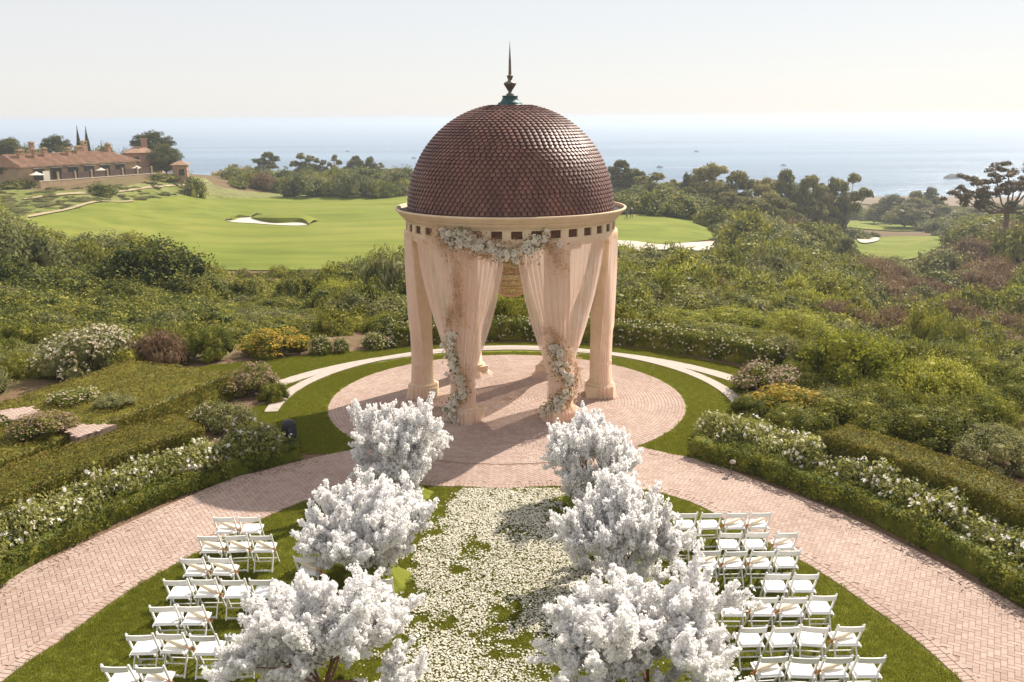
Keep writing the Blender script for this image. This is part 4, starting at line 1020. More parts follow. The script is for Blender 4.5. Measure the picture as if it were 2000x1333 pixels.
for side, rows, sn in ((-1, LEFT, 'left'), (1, RIGHT, 'right')):
    for i, (y, lst) in enumerate(rows):
        for j, (x, par) in enumerate(lst):
            lb = 'white chair %s, %s from left in %s row of %s block' % ('with a cream parasol' if par else 'with a bare seat', ORD[j], ORD[i], sn)
            place(x, y, par, lb, 'cream folded parasol on the %s chair of the %s row, %s block' % (ORD[j], ORD[i], sn), side, 'white folding chairs on the lawn')
for y, x, par, lb in INNER: place(x, y, par, 'white folding ' + lb, 'cream folded parasol on the ' + lb.replace('with a parasol ', ''), -1, 'white folding chairs on the lawn')

# ------------------------------------------------------------------ hedges and beds
def arc_pts(c, r, a0, a1, n=80): return np.array([(c[0]+r*math.cos(t), c[1]+r*math.sin(t)) for t in np.linspace(R(a0), R(a1), n)])
def hedge(name, line, width, h, mats, dens, leaf, label, cat='hedge', lump=.04, flower=None, fd=0, seed=1, base=0.0, wfun=None, topmat=None, round_=.12):
    """leafy wall following a line: solid core, leaves over its top and sides"""
    rng = np.random.default_rng(seed); S = resample(line, .15); T = np.gradient(S, axis=0); T /= np.linalg.norm(T, axis=1)[:, None]; Nn = np.stack([-T[:, 1], T[:, 0]], 1)
    W = np.array([width*(wfun(i/(len(S)-1)) if wfun else 1) for i in range(len(S))]); m = len(S)
    hh = h*(1 + .0*W)
    prof = lambda w: [(-w/2+.03, 0), (-w/2+.05, h*.5), (-w/2+.09, h-.14), (-w/2+.18, h-.07), (w/2-.18, h-.07), (w/2-.09, h-.14), (w/2-.05, h*.5), (w/2-.03, 0)]
    V = []
    for i in range(m):
        for o_, z_ in prof(W[i]): V.append((S[i, 0]+Nn[i, 0]*o_, S[i, 1]+Nn[i, 1]*o_, base+z_))
    F = [(i*8+j, i*8+j+1, (i+1)*8+j+1, (i+1)*8+j) for i in range(m-1) for j in range(7)] + [(0,1,6,7),(1,2,5,6),(2,3,4,5)] + [((m-1)*8+a_, (m-1)*8+b_, (m-1)*8+c_, (m-1)*8+d_) for a_, b_, c_, d_ in ((7,6,1,0),(6,5,2,1),(5,4,3,2))]
    root = MB().add(V, F).build(name, mats); tag(root, label, cat)
    L = len(S)*.15; per = width + 2*h; nl = int(L*per*dens); q = rng.uniform(0, m-1.001, nl); i = q.astype(int); f = (q-i)[:, None]
    c = S[i]*(1-f)+S[i+1]*f; nn = Nn[i]; w = W[i]
    u = rng.uniform(0, per, nl); top_ = (u >= h) & (u < h+width); off = np.where(u < h, -w/2, np.where(top_, (u-h)/width*w - w/2, w/2)); z = np.where(u < h, u, np.where(top_, h, per-u))
    edge = np.minimum(abs(off-(-w/2)), abs(off-w/2)); z = np.where(top_, h - round_*np.exp(-edge/.10), z); near = np.clip((z-(h-.2))/.2, 0, 1); off = np.where(top_, off, np.sign(off)*(w/2-round_*.6*near**2))
    bump_ = (vnoise(c[:, 0]+off, c[:, 1]+z, 2.2, seed)-.5)*lump*2 + (vnoise(c[:, 0]*1.3+z*2, c[:, 1]*1.3+off*2, 6, seed+1)-.5)*lump
    N3 = np.where(top_[:, None], np.array((0, 0, 1.0)), np.c_[nn*np.sign(off)[:, None], np.full(nl, .35)])
    P_ = np.c_[c + nn*off[:, None], base+z] + N3*(bump_+rng.uniform(-.06, .02, nl))[:, None]; P_[:, 2] = np.maximum(P_[:, 2], base+.01)
    # close the two ends
    ne = int(width*h*dens)
    for s_, ii in ((-1, 0), (1, m-1)):
        oo = rng.uniform(-.5, .5, ne)*W[ii]; zz = rng.uniform(0, h, ne)
        P_ = np.vstack([P_, np.c_[S[ii]+Nn[ii]*oo[:, None]+T[ii]*s_*.03, base+zz]]); N3 = np.vstack([N3, np.tile((*(T[ii]*s_), .3), (ne, 1))])
    tm = topmat or mats
    lm = MB(); leaves(lm, P_, N3, leaf*1.35, leaf*.85, .2, rng, wob=.8); tag(lm.build('leaves', tm, root), kind='stuff')
    if flower:
        nf = int(L*fd); k = rng.integers(0, len(P_), nf); fm = MB()
        for _ in range(3): leaves(fm, P_[k]+N3[k]*.04+rng.normal(0, .015, (nf, 3)), N3[k]+(0, -.2, .4), .07, .06, .2, rng)
        tag(fm.build('flowers', flower, root), kind='stuff')
    return root
LCc, RCc = (1.67, -14.92), (-5.35, -16.72)
hedge('box_hedge', arc_pts(LCc, 12.12, 127.5, 186), .62, .46, M['boxleaf'], 900, .042, 'low box border hedge along the left edge of the brick walk', lump=.12, seed=2, wfun=lambda t: 1+.08*math.sin(t*40))
hedge('box_hedge', arc_pts(RCc, 15.38, 48.5, -12), .72, .50, M['boxleaf'], 900, .042, 'low box border hedge along the right edge of the brick walk', lump=.13, seed=3, wfun=lambda t: 1+.08*math.sin(t*37))
hedge('clipped_hedge', arc_pts(LCc, 13.82, 137, 190), 1.60, 1.10, M['boxleaf'], 700, .045, 'tall clipped hedge with a flat olive top behind the left roses', lump=.025, seed=4, topmat=M['hedgetop'], round_=.05)
hedge('clipped_hedge', arc_pts(RCc, 16.95, 37.5, -8), 1.15, 1.10, M['boxleaf'], 750, .045, 'tall clipped hedge with a flat golden top behind the right roses', lump=.025, seed=5, topmat=M['hedgetop'], round_=.05)
hedge('clipped_hedge', spline([(-10.9,.6),(-11.9,-2.2),(-13.4,-5.6),(-15.4,-9.5)], 6), 4.3, .92, M['boxleaf'], 520, .045, 'broad low olive ground hedge at the far left of the garden', lump=.04, seed=6, topmat=M['hedgetop'], round_=.08)
hedge('clipped_hedge', [(-13.6,-4.9),(-15.0,-6.6),(-16.0,-9)], 1.1, 1.05, M['boxleaf'], 650, .05, 'short dark hedge behind the white posts at the left picture edge', lump=.06, seed=16)
hedge('flowering_hedge', spline([(-4.7,7.15),(-3.2,7.6),(0,8.1),(3.0,7.7),(5.0,6.95),(6.9,5.6),(8.6,4.2),(9.5,3.2)], 8), 1.15, .80, M['boxleaf'], 620, .055, 'rounded hedge dotted with cream flowers curving behind the gazebo lawn', lump=.12, flower=M['creamflower'], fd=60, seed=7, round_=.25)

n = 1500; side_ = RNG.uniform(0, 1, n) < .7
a_ = np.where(side_, RNG.uniform(R(-12), R(49), n), RNG.uniform(R(127), R(186), n)); off_ = np.abs(RNG.exponential(.22, n)); rr_2 = np.where(side_, 14.95 - off_, 11.75 - off_)
PL = np.c_[np.where(side_, RCc[0], LCc[0]) + rr_2*np.cos(a_), np.where(side_, RCc[1], LCc[1]) + rr_2*np.sin(a_), np.full(n, .026)]
litter = MB(); leaves(litter, PL, np.tile((0, 0, 1.0), (n, 1)), .045, .025, .2, wob=.3); tag(litter.build('fallen_leaves', M['drybrown']), 'dry fallen leaves along the edges of the brick walk', 'leaf litter', kind='stuff')
# plants: shared shapes
PR_ = {}
PR_['laurel'] = clump_bush('laurel bush', 46, 10500, .056, .034, [M['laurel']], 101, cr=.27, h=1.05, spread=.80)
PR_['laurel2'] = clump_bush('laurel bush', 38, 10000, .058, .035, [M['laurel']], 102, cr=.30, h=.95, spread=.78)
PR_['round'] = clump_bush('round shrub', 20, 2600, .115, .062, [M['olive']], 103, cr=.36)
PR_['round2'] = clump_bush('round shrub', 16, 2500, .12, .062, [M['sage']], 104, cr=.38)
PR_['bright'] = clump_bush('bright shrub', 22, 3200, .12, .06, [M['bright']], 105, cr=.34, up=1)
PR_['feather'] = clump_bush('feathery shrub', 26, 3200, .20, .034, [M['sage']], 106, cr=.36, h=1.15, up=1)
PR_['olivef'] = clump_bush('upright olive shrub', 22, 3000, .18, .040, [M['olive']], 107, cr=.38, h=1.1, up=1)
PR_['brown'] = clump_bush('dry brown shrub', 20, 2800, .17, .034, [M['drybrown']], 108, cr=.38, h=1.0, up=1)
PR_['dark'] = clump_bush('dark shrub', 24, 3000, .10, .055, [M['laurel']], 109, cr=.35)
PR_['roundf'] = clump_bush('fine olive shrub', 34, 8000, .060, .034, [M['olive']], 131, cr=.30, spread=.78)
PR_['round2f'] = clump_bush('fine sage shrub', 30, 7600, .060, .032, [M['sage']], 132, cr=.31, spread=.78)
PR_['brightf'] = clump_bush('fine bright shrub', 38, 9000, .058, .030, [M['bright']], 133, cr=.28, spread=.80)
PR_['darkf'] = clump_bush('fine dark shrub', 32, 8000, .055, .032, [M['boxleaf']], 134, cr=.30, spread=.78)
PR_['olivef2'] = clump_bush('fine upright olive shrub', 30, 7600, .085, .022, [M['olive']], 135, cr=.31, h=1.1, up=1, spread=.78)
fb = {}
fb['cream'] = clump_bush('cream flowering shrub', 16, 3200, .08, .045, [M['boxleaf'], M['creamflower']], 110, cr=.40, flower=260, fsize=.07)
fb['pink'] = clump_bush('pink flowering shrub', 22, 4500, .060, .034, [M['boxleaf'], M['pinkflower']], 111, cr=.34, flower=900, fsize=.055)
fb['yellow'] = clump_bush('yellow flowering shrub', 22, 4200, .07, .035, [M['olive'], M['yellowflower']], 112, cr=.34, flower=900, fsize=.055)
fb['white'] = clump_bush('white flowering shrub', 20, 4200, .08, .04, [M['sage'], M['creamflower']], 113, cr=.36, flower=800, fsize=.05)
for q in range(3): fb['rose%d' % q] = clump_bush('rose bush', 18, 2100, .105, .070, [M['roseleaf'], M['whiteflower']], 120+q, cr=.44, h=1.0, flower=44, fsize=.115, core=False, spread=.62)
def shrub(kind, x, y, rx, h, rz=None, z=None, name='shrub', label=None, cat='shrub', group=None, ry=None):
    rz = random.uniform(0, 6.28) if rz is None else rz
    z = gz(x, y) if z is None else z
    if kind in fb:
        o = link(name, fb[kind][0]); f = link('flowers', fb[kind][1], o); f['kind'] = 'stuff'
    else: o = link(name, PR_[kind])
    o.location = (x, y, z-.05); o.rotation_euler = (0, 0, rz); o.scale = (rx, ry or rx, h); tag(o, label, cat, group); return o
# rose rows
NUM = 'one two three four five six seven eight nine ten eleven twelve thirteen fourteen fifteen sixteen seventeen eighteen nineteen twenty twenty-one twenty-two twenty-three twenty-four twenty-five twenty-six'.split()
def roses_row(c, r0, a0, a1, n, side, first=0):
    for i in range(n):
        a = R(a0+(a1-a0)*(i+.5)/n + random.uniform(-.5, .5)); r = r0 + random.uniform(-.12, .12); s = random.uniform(.62, .80); h = random.uniform(.80, 1.15)
        shrub('rose%d' % (i % 3), c[0]+r*math.cos(a), c[1]+r*math.sin(a), s, h, z=0, name='rose_bush', label='white rose bush, number %s from the gazebo in the row behind the %s hedge' % (NUM[i+first], side), cat='rose bush', group='rose bushes behind the %s box hedge' % side)
roses_row(LCc, 12.62, 129, 184, 22, 'left')
roses_row(RCc, 16.05, 47, -8, 26, 'right')
for i_, a_ in enumerate((49, 46, 43, 40, 37)):
    shrub('rose%d' % (i_ % 3), RCc[0]+16.75*math.cos(R(a_)), RCc[1]+16.75*math.sin(R(a_)), .66, .85, z=0, name='rose_bush', label='white rose bush, number %s in the short second row at the right hedge end' % NUM[i_], cat='rose bush', group='short second row of rose bushes')
# bushes of the garden, each with its own look
FINE = {'round': 'roundf', 'round2': 'round2f', 'bright': 'brightf', 'dark': 'darkf', 'olivef': 'olivef2'}
def bush_px(kind, px, py, wpx, hgt, label, name='shrub', cat='shrub', ry=1.0, z=0.0):
    kind = FINE.get(kind, kind)
    p = at(px, py, z); dep = (_MI @ p).z*-1; rx = wpx/2/FPX*dep; return shrub(kind, p.x, p.y+rx*ry*.6, rx, hgt, z=z, name=name, label=label, cat=cat, ry=rx*ry)
bush_px('white', 150, 742, 210, 1.75, 'big grey green shrub with whitish flower heads at the left edge of the garden', ry=.8)
bush_px('brown', 300, 722, 130, 1.25, 'flat topped shrub with rusty brown stems beside the white flowered one')
bush_px('dark', 398, 708, 105, 1.25, 'rounded dark green shrub between the brown stems and the yellow flowers')
bush_px('yellow', 528, 700, 150, .95, 'wide shrub covered in yellow flowers behind the left lawn')
bush_px('cream', 625, 694, 56, .72, 'small ball shaped shrub with cream flowers, larger of a pair')
bush_px('cream', 665, 691, 40, .60, 'small ball shaped shrub with cream flowers, smaller of a pair')
bush_px('cream', 735, 684, 75, .62, 'low cream flowered shrub left of the leftmost curtain')
bush_px('pink', 408, 790, 115, .85, 'shrub with faded pink flower heads left of the stone bands')
bush_px('pink', 490, 775, 110, .95, 'taller bush of faded flowers between the lawn and the stone bands')
bush_px('dark', 532, 788, 62, .60, 'small dark green bush at the end of the inner stone band')
bush_px('round2', 440, 850, 125, .85, 'mixed leafy shrub above the left roses')
bush_px('cream', 395, 842, 80, .8, 'leafy shrub with pale tips beside the flat hedge')
bush_px('pink', 1500, 775, 190, .95, 'wide shrub with dusty pink heads at the right end of the stone bands', ry=.7)
bush_px('yellow', 1560, 815, 190, .80, 'low orange yellow flowering shrub right of the lawn', ry=.7)
bush_px('dark', 1475, 812, 90, .55, 'dark low shrub touching the right lawn edge')
bush_px('round', 1670, 850, 200, .95, 'olive ground shrub above the right clipped hedge', ry=.8)
bush_px('dark', 1560, 858, 130, .75, 'dark green shrub between the right lawn and the clipped hedge')
bush_px('bright', 1690, 775, 250, 1.9, 'large fresh green shrub in the sun beyond the right garden edge', ry=.7)
bush_px('bright', 1850, 815, 240, 1.6, 'fresh green spreading shrub near the right picture edge', ry=.7)
bush_px('round', 1830, 880, 260, 1.0, 'wide olive shrub behind the golden topped hedge', ry=.7)
bush_px('round2', 1960, 925, 200, 1.1, 'grey green shrub at the right picture edge above the clipped hedge', ry=.8)
bush_px('bright', 990, 650, 140, 1.9, 'glossy green shrub seen through the open curtains', ry=.7)
bush_px('pink', 60, 860, 140, .55, 'low mixed leafy shrub around the left brick landing', z=.9)
bush_px('round2', 215, 800, 90, .35, 'small leafy patch on the flat left hedge', z=.9)
bush_px('cream', 130, 790, 110, .35, 'low pale leafy patch behind the brick landings', z=.9)

# ------------------------------------------------------------------ scrub beyond the garden
def ell(px, dep, top, w, kind, label, depth_ratio=.9, name='shrub', cat='shrub'):
    kind = FINE.get(kind, kind) if dep < 66 else kind
    p = at_d(px, top, dep); z0 = gz(p.x, p.y); h = max(.8, p.z-z0); rx = w/2/FPX*dep
    return shrub(kind, p.x, p.y, rx, h/1.12, z=z0-.1, label=label, name=name, cat=cat, ry=rx*depth_ratio)
ell(290, 62, 462, 250, 'laurel', 'largest domed laurel thicket rising in front of the fairway', name='laurel_thicket', cat='thicket')
ell(95, 58, 508, 220, 'laurel2', 'dark laurel thicket left of the largest dome', name='laurel_thicket', cat='thicket')
ell(20, 74, 430, 170, 'round2', 'grey green thicket at the left picture edge beside the fairway', name='laurel_thicket', cat='thicket')
ell(65, 49, 565, 200, 'laurel', 'yellow tipped laurel thicket low at the left edge', name='laurel_thicket', cat='thicket')
ell(190, 66, 500, 120, 'laurel2', 'laurel thicket between the two big domes', name='laurel_thicket', cat='thicket')
ell(390, 60, 535, 130, 'laurel', 'laurel thicket on the right shoulder of the largest dome', name='laurel_thicket', cat='thicket')
ell(480, 62, 528, 120, 'laurel2', 'laurel thicket below the near edge of the fairway', name='laurel_thicket', cat='thicket')
ell(575, 60, 532, 100, 'laurel', 'small dark laurel thicket below the fairway', name='laurel_thicket', cat='thicket')
ell(300, 48, 590, 160, 'round2', 'grey olive shrub in front of the largest laurel dome')
ell(150, 50, 590, 150, 'laurel2', 'low dark laurel thicket below the gap between the big domes', name='laurel_thicket', cat='thicket')
ell(365, 50, 600, 130, 'laurel', 'low laurel thicket at the foot of the largest dome', name='laurel_thicket', cat='thicket')
ell(455, 52, 590, 120, 'laurel2', 'laurel thicket above the yellow flowered shrub', name='laurel_thicket', cat='thicket')
ell(545, 54, 575, 110, 'laurel', 'laurel thicket left of the vivid green shrub', name='laurel_thicket', cat='thicket')
ell(5, 60, 500, 150, 'laurel', 'laurel thicket cut by the left picture edge', name='laurel_thicket', cat='thicket')
ell(240, 56, 540, 130, 'laurel', 'laurel thicket in front of the left shoulder of the largest dome', name='laurel_thicket', cat='thicket')
ell(660, 54, 530, 130, 'bright', 'vivid green shrub between dark laurels left of the gazebo')
ell(755, 58, 488, 150, 'feather', 'tall feathery shrub just left of the gazebo')
ell(700, 64, 508, 110, 'feather', 'feathery grey shrub at the fairway edge left of the gazebo')
ell(520, 46, 600, 130, 'feather', 'feathery grey shrub above the yellow flowers')
ell(590, 43, 620, 120, 'brown', 'dull purple brown shrub above the yellow flowers')
ell(690, 42, 612, 120, 'olivef', 'olive yellow shrub left of the leftmost curtain')
ell(760, 40, 600, 100, 'olivef', 'upright olive shrub behind the leftmost curtain')
ell(210, 40, 625, 150, 'round2', 'pale leafed shrub behind the white flowered one')
ell(30, 38, 620, 140, 'olivef', 'yellowish shrub at the left edge above the white flowered one')
ell(400, 42, 610, 110, 'round2', 'grey leafed shrub above the dark rounded one')
for px, dep, top, w, kind, lb in [(1330,46,598,170,'bright','sunlit bright green shrub, left one of the bright band right of the gazebo'),(1440,48,590,190,'bright','sunlit bright green shrub in the middle of the bright band'),(1560,50,596,180,'bright','sunlit bright green shrub, right one of the bright band'),
    (1390,38,640,150,'round','olive shrub behind the curved flowering hedge'),(1520,40,640,170,'round','wide olive shrub under the bright band'),(1240,44,600,110,'olivef','golden green shrub right of the rightmost curtain'),(1810,52,590,120,'olivef','tall dark olive shrub standing up on the right slope'),(1870,50,615,110,'olivef','tall brownish shrub beside the dark one on the right slope'),
    (1740,60,590,130,'brown','brown shrub on the canyon edge'),(1640,62,580,150,'brown','rusty shrub above the bright band'),(1500,480/4.0,470,40,'bright','small lime green clump beyond the right bunker'),(1280,88,505,110,'dark','dark thicket below the long sand bunker'),(1380,92,508,130,'dark','dark broad thicket right of the long sand bunker'),
    (1220,62,560,90,'dark','dark thicket right beside the rightmost curtain'),(1910,42,660,140,'olivef','shrub with upright stems at the right edge'),(1960,36,700,120,'bright','bright leafy shrub at the right edge')]:
    ell(px, dep, top, w, kind, lb)

CLEAR = [[(50,424),(250,396),(500,389),(806,387),(806,495),(700,505),(640,522),(540,524),(400,520),(390,506),(350,475),(250,462),(160,470),(60,430)],
         [(1190,422),(1300,424),(1345,426),(1400,455),(1415,474),(1415,487),(1300,486),(1205,489)],
         [(1560,478),(1680,468),(1760,463),(1890,458),(1890,464),(1840,482),(1790,500),(1700,497),(1650,492)],
         [(1595,431),(1700,433),(1760,440),(1850,443),(1780,449),(1700,447),(1590,438)],
         [(0,240),(400,240),(400,352),(400,365),(560,386),(400,392),(250,398),(60,428),(0,412)], [(1915,460),(1935,460),(1935,470),(1915,470)],
         [(0,280),(380,280),(380,372),(0,372)], [(1700,386),(2000,386),(2000,398),(1700,398)]]
pts = []
rs = np.random.default_rng(77)
N_ = 7600
pxs = rs.uniform(-260, 2260, N_); dep = np.exp(rs.uniform(math.log(24), math.log(420), N_))
ax = (pxs-1000)/FPX; X = ax*dep; Yw = CAM_Y + dep*.9715
Zg = ground_z(X, Yw)
g = np.hypot(X, Yw+14); _lowz = ((pxs > -60) & (pxs < 640) & (dep > 38) & (dep < 80)) | ((pxs > 1270) & (pxs < 1660) & (dep > 36) & (dep < 53))
rad = np.clip(.020*dep, .6, 3.4)*rs.uniform(.45, 1.75, N_); hh = rad*rs.uniform(.75, 1.25, N_)
hh = np.where(dep > 150, hh*.8, hh); hh = np.where(_lowz, np.minimum(hh, np.where(pxs < 420, 1.25, .7)), hh)
dl = np.hypot(X-LCc[0], Yw-LCc[1]); dr = np.hypot(X-RCc[0], Yw-RCc[1])
ok = (Yw > 9.2+rad*.6) | ((X < -12.2) & (Yw > 2.6)) | ((X > 9.5) & (dr > 18.2+rad*.5) & (Yw < 9.5)) | ((X < -17.5))
ok &= ~((X > -12.4) & (X < 8.6) & (Yw < 9))
ip, jp, dp = project(np.c_[X, Yw, Zg]); it, jt, _ = project(np.c_[X, Yw, Zg+hh*.85])
for poly in CLEAR:
    for qx, qy in ((ip, jp), (it, jt), ((ip+it)/2, (jp+jt)/2), (it+rad*.7/dep*FPX, jt), (it-rad*.7/dep*FPX, jt), (it+rad*1.0/dep*FPX, jt*.7+jp*.3), (it-rad*1.0/dep*FPX, jt*.7+jp*.3), (it+rad*.4/dep*FPX, jt-2), (it-rad*.4/dep*FPX, jt-2)): ok &= ~in_poly(qx, qy, poly)
ok &= ~((ip < 420) & (dep > 150)); ok &= ~((dep > 105) & (ip > 380) & (ip < 1200) & (jp > 386))
slope = (ip > 1660) & (dep > 60) & (dep < 170); ok &= ~(slope & (rs.uniform(0, 1, N_) < .55)); ok &= jt > 330
X, Yw, Zg, rad, hh, ip, dep = [q[ok] for q in (X, Yw, Zg, rad, hh, ip, dep)]; n = len(X); print('scrub', n)
nz = vnoise(X, Yw, .07, 21)*.5 + rs.uniform(0, 1, n)*.55
kinds = np.where(nz < .22, 'feather', np.where(nz < .38, 'round2', np.where(nz < .52, 'round', np.where(nz < .62, 'olivef', np.where(nz < .82, 'dark', np.where(nz < .90, 'bright', 'brown'))))))
kinds = np.where((ip < 430) & (dep > 36) & (dep < 80) & (rs.uniform(0, 1, n) < .8), 'dark', kinds)
kinds = np.where((ip > 1660) & (dep > 60) & (dep < 170) & (rs.uniform(0, 1, n) < .35), 'brown', kinds)
kinds = np.where((dep > 200) & (rs.uniform(0, 1, n) < .4), 'dark', kinds)
order = np.argsort(dep - 1000*((ip > -20) & (ip < 2020))*0 + 1e4*((ip < -20) | (ip > 2020)))
KL = {'feather': 'feathery grey green scrub bush on the slope beyond the garden', 'round2': 'sage green scrub bush on the slope beyond the garden', 'round': 'olive scrub bush on the slope beyond the garden', 'olivef': 'upright olive scrub bush on the slope beyond the garden', 'dark': 'dark green scrub bush on the slope beyond the garden', 'brown': 'dry brown scrub bush on the slope beyond the garden', 'bright': 'fresh green scrub bush on the slope beyond the garden'}
def zone(px, d):
    a = 'at the left edge' if px < 250 else 'left of the gazebo' if px < 800 else 'behind the gazebo' if px < 1210 else 'right of the gazebo' if px < 1600 else 'at the right edge'
    b = 'next to the garden' if d < 42 else 'a little down the slope' if d < 60 else 'farther down the slope'
    return b + ' ' + a
for i in order[:290]:
    k = str(kinds[i]); zn = zone(ip[i], dep[i]); shrub(FINE.get(k, k) if dep[i] < 42 else k, X[i], Yw[i], rad[i], hh[i], z=Zg[i]-.05, name='scrub_bush', label=KL[k].replace('on the slope beyond the garden', zn), cat='scrub bush', group=k.replace('round2','sage').replace('olivef','upright olive').replace('round','olive') + ' scrub bushes ' + zn)
rest = order[290:]
SL_ = {'feather': 'distant feathery grey scrub covering the slopes', 'round2': 'distant sage green scrub covering the slopes', 'round': 'distant olive scrub covering the slopes', 'olivef': 'distant upright olive scrub on the slopes', 'dark': 'distant dark scrub in the hollows', 'brown': 'distant dry brown scrub on the slopes', 'bright': 'distant fresh green scrub on the slopes'}
for k in KL:
    idx = rest[kinds[rest] == k]; m = len(idx)
    if m: scatter('distant_scrub', PR_[k], np.c_[X[idx], Yw[idx], Zg[idx]-.1], np.c_[np.zeros(m), np.zeros(m), rs.uniform(0, 6.28, m)], np.c_[rad[idx], rad[idx], hh[idx]], label=SL_[k], cat='scrub')
m = 900; px_ = rs.uniform(-20, 620, m); py_ = rs.uniform(352, 420, m); dp_ = rs.uniform(150, 225, m); xx = (px_-1000)/FPX*dp_; yy = CAM_Y+dp_*.9715; zz = ground_z(xx, yy); iq, jq, _ = project(np.c_[xx, yy, zz])
kq = (jq < 420-(iq-60)*.13) & (jq > 355) & (jq < 440-.12*iq) & ((iq < 400) | (jq < 392)) & ~((jq > 392) & (iq > 200)) & ~in_poly(iq, jq, [(0,280),(300,280),(300,356),(60,372),(0,374)]) & (vnoise(xx, yy, .12, 4) > .35)
xx, yy, zz = xx[kq], yy[kq], zz[kq]; m = len(xx)
scatter('slope_groundcover', PR_['round2'], np.c_[xx, yy, zz-.05], np.c_[np.zeros(m), np.zeros(m), rs.uniform(0, 6.28, m)], np.c_[rs.uniform(.8, 2.0, m), rs.uniform(.8, 1.6, m), rs.uniform(.2, .55, m)], label='low grey green ground cover on the slope below the villa', cat='ground cover')
# pale dry brush on the far bank behind the fairway
m = 260; px_ = rs.uniform(620, 830, m); dp_ = rs.uniform(235, 300, m); xx = (px_-1000)/FPX*dp_; yy = CAM_Y+dp_*.9715; zz = ground_z(xx, yy)
scatter('pale_brush', PR_['feather'], np.c_[xx, yy, zz-.3], np.c_[np.zeros(m), np.zeros(m), rs.uniform(0, 6.28, m)], np.c_[np.full(m, 1.8), np.full(m, 1.8), rs.uniform(.8, 1.8, m)], label='pale straw brush on the bank behind the fairway', cat='brush')

# ------------------------------------------------------------------ trees
def gum(name, seed, billows, per=24, cr=.07, leafn=80, L=.040, mat=None, trunk=.03, bark=None, flat=.75):
    """unit high, unit wide tree: trunk, limbs, billows (x, y, z, radius) made of leaf clumps with gaps"""
    rng = np.random.default_rng(seed); tr = MB(); lf = MB(); mat = mat or M['euc']
    zt = max(b[2] for b in billows); fork = np.array((.01, 0, .22))
    tr.tube([(0,0,-.03), (0,.01,.12), fork, np.array((0, 0, zt*.8))], [trunk, trunk*.8, trunk*.7, trunk*.25], 6)
    for b in billows:
        c0 = np.array(b[:3]); R0 = b[3]; s0 = fork if b[2] > .3 else fork*.6
        tr.tube([s0, s0*.5+c0*.5+rng.normal(0, .015, 3), c0], [trunk*.5, trunk*.3, trunk*.15], 4, False)
        D = sphere_pts(per, rng, -.55); C = c0 + D*R0*np.array((1, 1, flat))*rng.uniform(.45, 1.0, (len(D), 1))
        for c in C:
            r0 = cr*rng.uniform(.6, 1.35); Dn = sphere_pts(leafn, rng, -.5); P_ = c + Dn*np.array((r0, r0, r0*.75))*rng.uniform(.5, 1.1, (len(Dn), 1))
            P_[:, 2] = np.maximum(P_[:, 2], .01); leaves(lf, P_, Dn+(0, 0, .3), L, L*.55, .2, rng)
        if R0 > .12: lf.lathe([(.001,-R0*.5),(R0*.45,-.15*R0),(R0*.48,R0*.12),(.001,R0*.4)], 6, c0)
    return tr.mesh(name + ' trunk', bark or M['palebark'], True), lf.mesh(name + ' crown', mat)
TP = {'a': gum('gum', 201, [(0,0,.85,.16),(-.25,.1,.66,.18),(.26,-.08,.70,.17),(.05,.2,.55,.20),(-.1,-.22,.48,.19),(.28,.12,.42,.16),(-.3,0,.38,.15)]),
      'b': gum('gum', 202, [(-.12,0,.82,.18),(.2,.1,.72,.20),(-.3,.1,.55,.20),(.3,-.1,.45,.20),(0,.2,.5,.22),(-.15,-.2,.32,.22),(.2,.1,.22,.2),(-.25,0,.2,.18)]),
      'c': gum('gum', 203, [(.1,0,.90,.11),(-.2,.05,.78,.12),(.3,.1,.70,.12),(-.3,-.1,.55,.11),(.05,.2,.62,.12),(.25,-.15,.48,.10),(-.05,0,.40,.10)], 13, .06),
      'd': gum('leafy tree', 204, [(0,0,.78,.22),(-.25,.05,.6,.24),(.26,0,.58,.24),(0,.25,.5,.24),(.1,-.25,.42,.24),(-.28,-.1,.28,.22),(.28,.1,.26,.22),(0,0,.25,.25)], 18, .09),
      'pine': gum('pine', 205, [(0,0,.82,.20),(-.26,.05,.70,.22),(.24,.05,.68,.24),(.02,.22,.60,.25),(.05,-.25,.55,.24),(-.34,-.05,.48,.16),(.36,0,.42,.15)], 24, .08, 90, .032, M['pine']),
      'ball': gum('round tree', 206, [(0,0,.75,.26),(-.22,.05,.6,.28),(.22,.05,.6,.28),(.0,.2,.5,.3),(.0,-.22,.48,.3),(-.25,-.05,.32,.26),(.25,0,.3,.26),(0,0,.25,.28)], 26, .09, 90, .032, M['pine'], .03, None, .9),
      'cy': None, 'tall': None}
def cypress():
    rng = np.random.default_rng(5); tr = MB().tube([(0,0,-.02),(0,0,.9)], [.02,.005], 6); lf = MB(); n = 3200; z = rng.uniform(.03, 1, n); r = .10*np.sin(np.pi*np.clip(z*.8+.16, 0, 1))**.8*(1-z**4); a = rng.uniform(0, 6.28, n)
    P_ = np.c_[r*np.cos(a), r*np.sin(a), z]*rng.uniform(.93, 1.04, (n, 1)); leaves(lf, P_, np.c_[np.cos(a), np.sin(a), np.full(n, .4)], .045, .018, .1, rng, T=np.tile((0,0,1.0), (n,1)))
    lf.lathe([(.001,.02),(.07,.1),(.085,.4),(.06,.75),(.001,.95)], 8); return tr.mesh('cypress trunk', M['bark'], True), lf.mesh('cypress crown', M['pine'])
TP['cy'] = cypress()
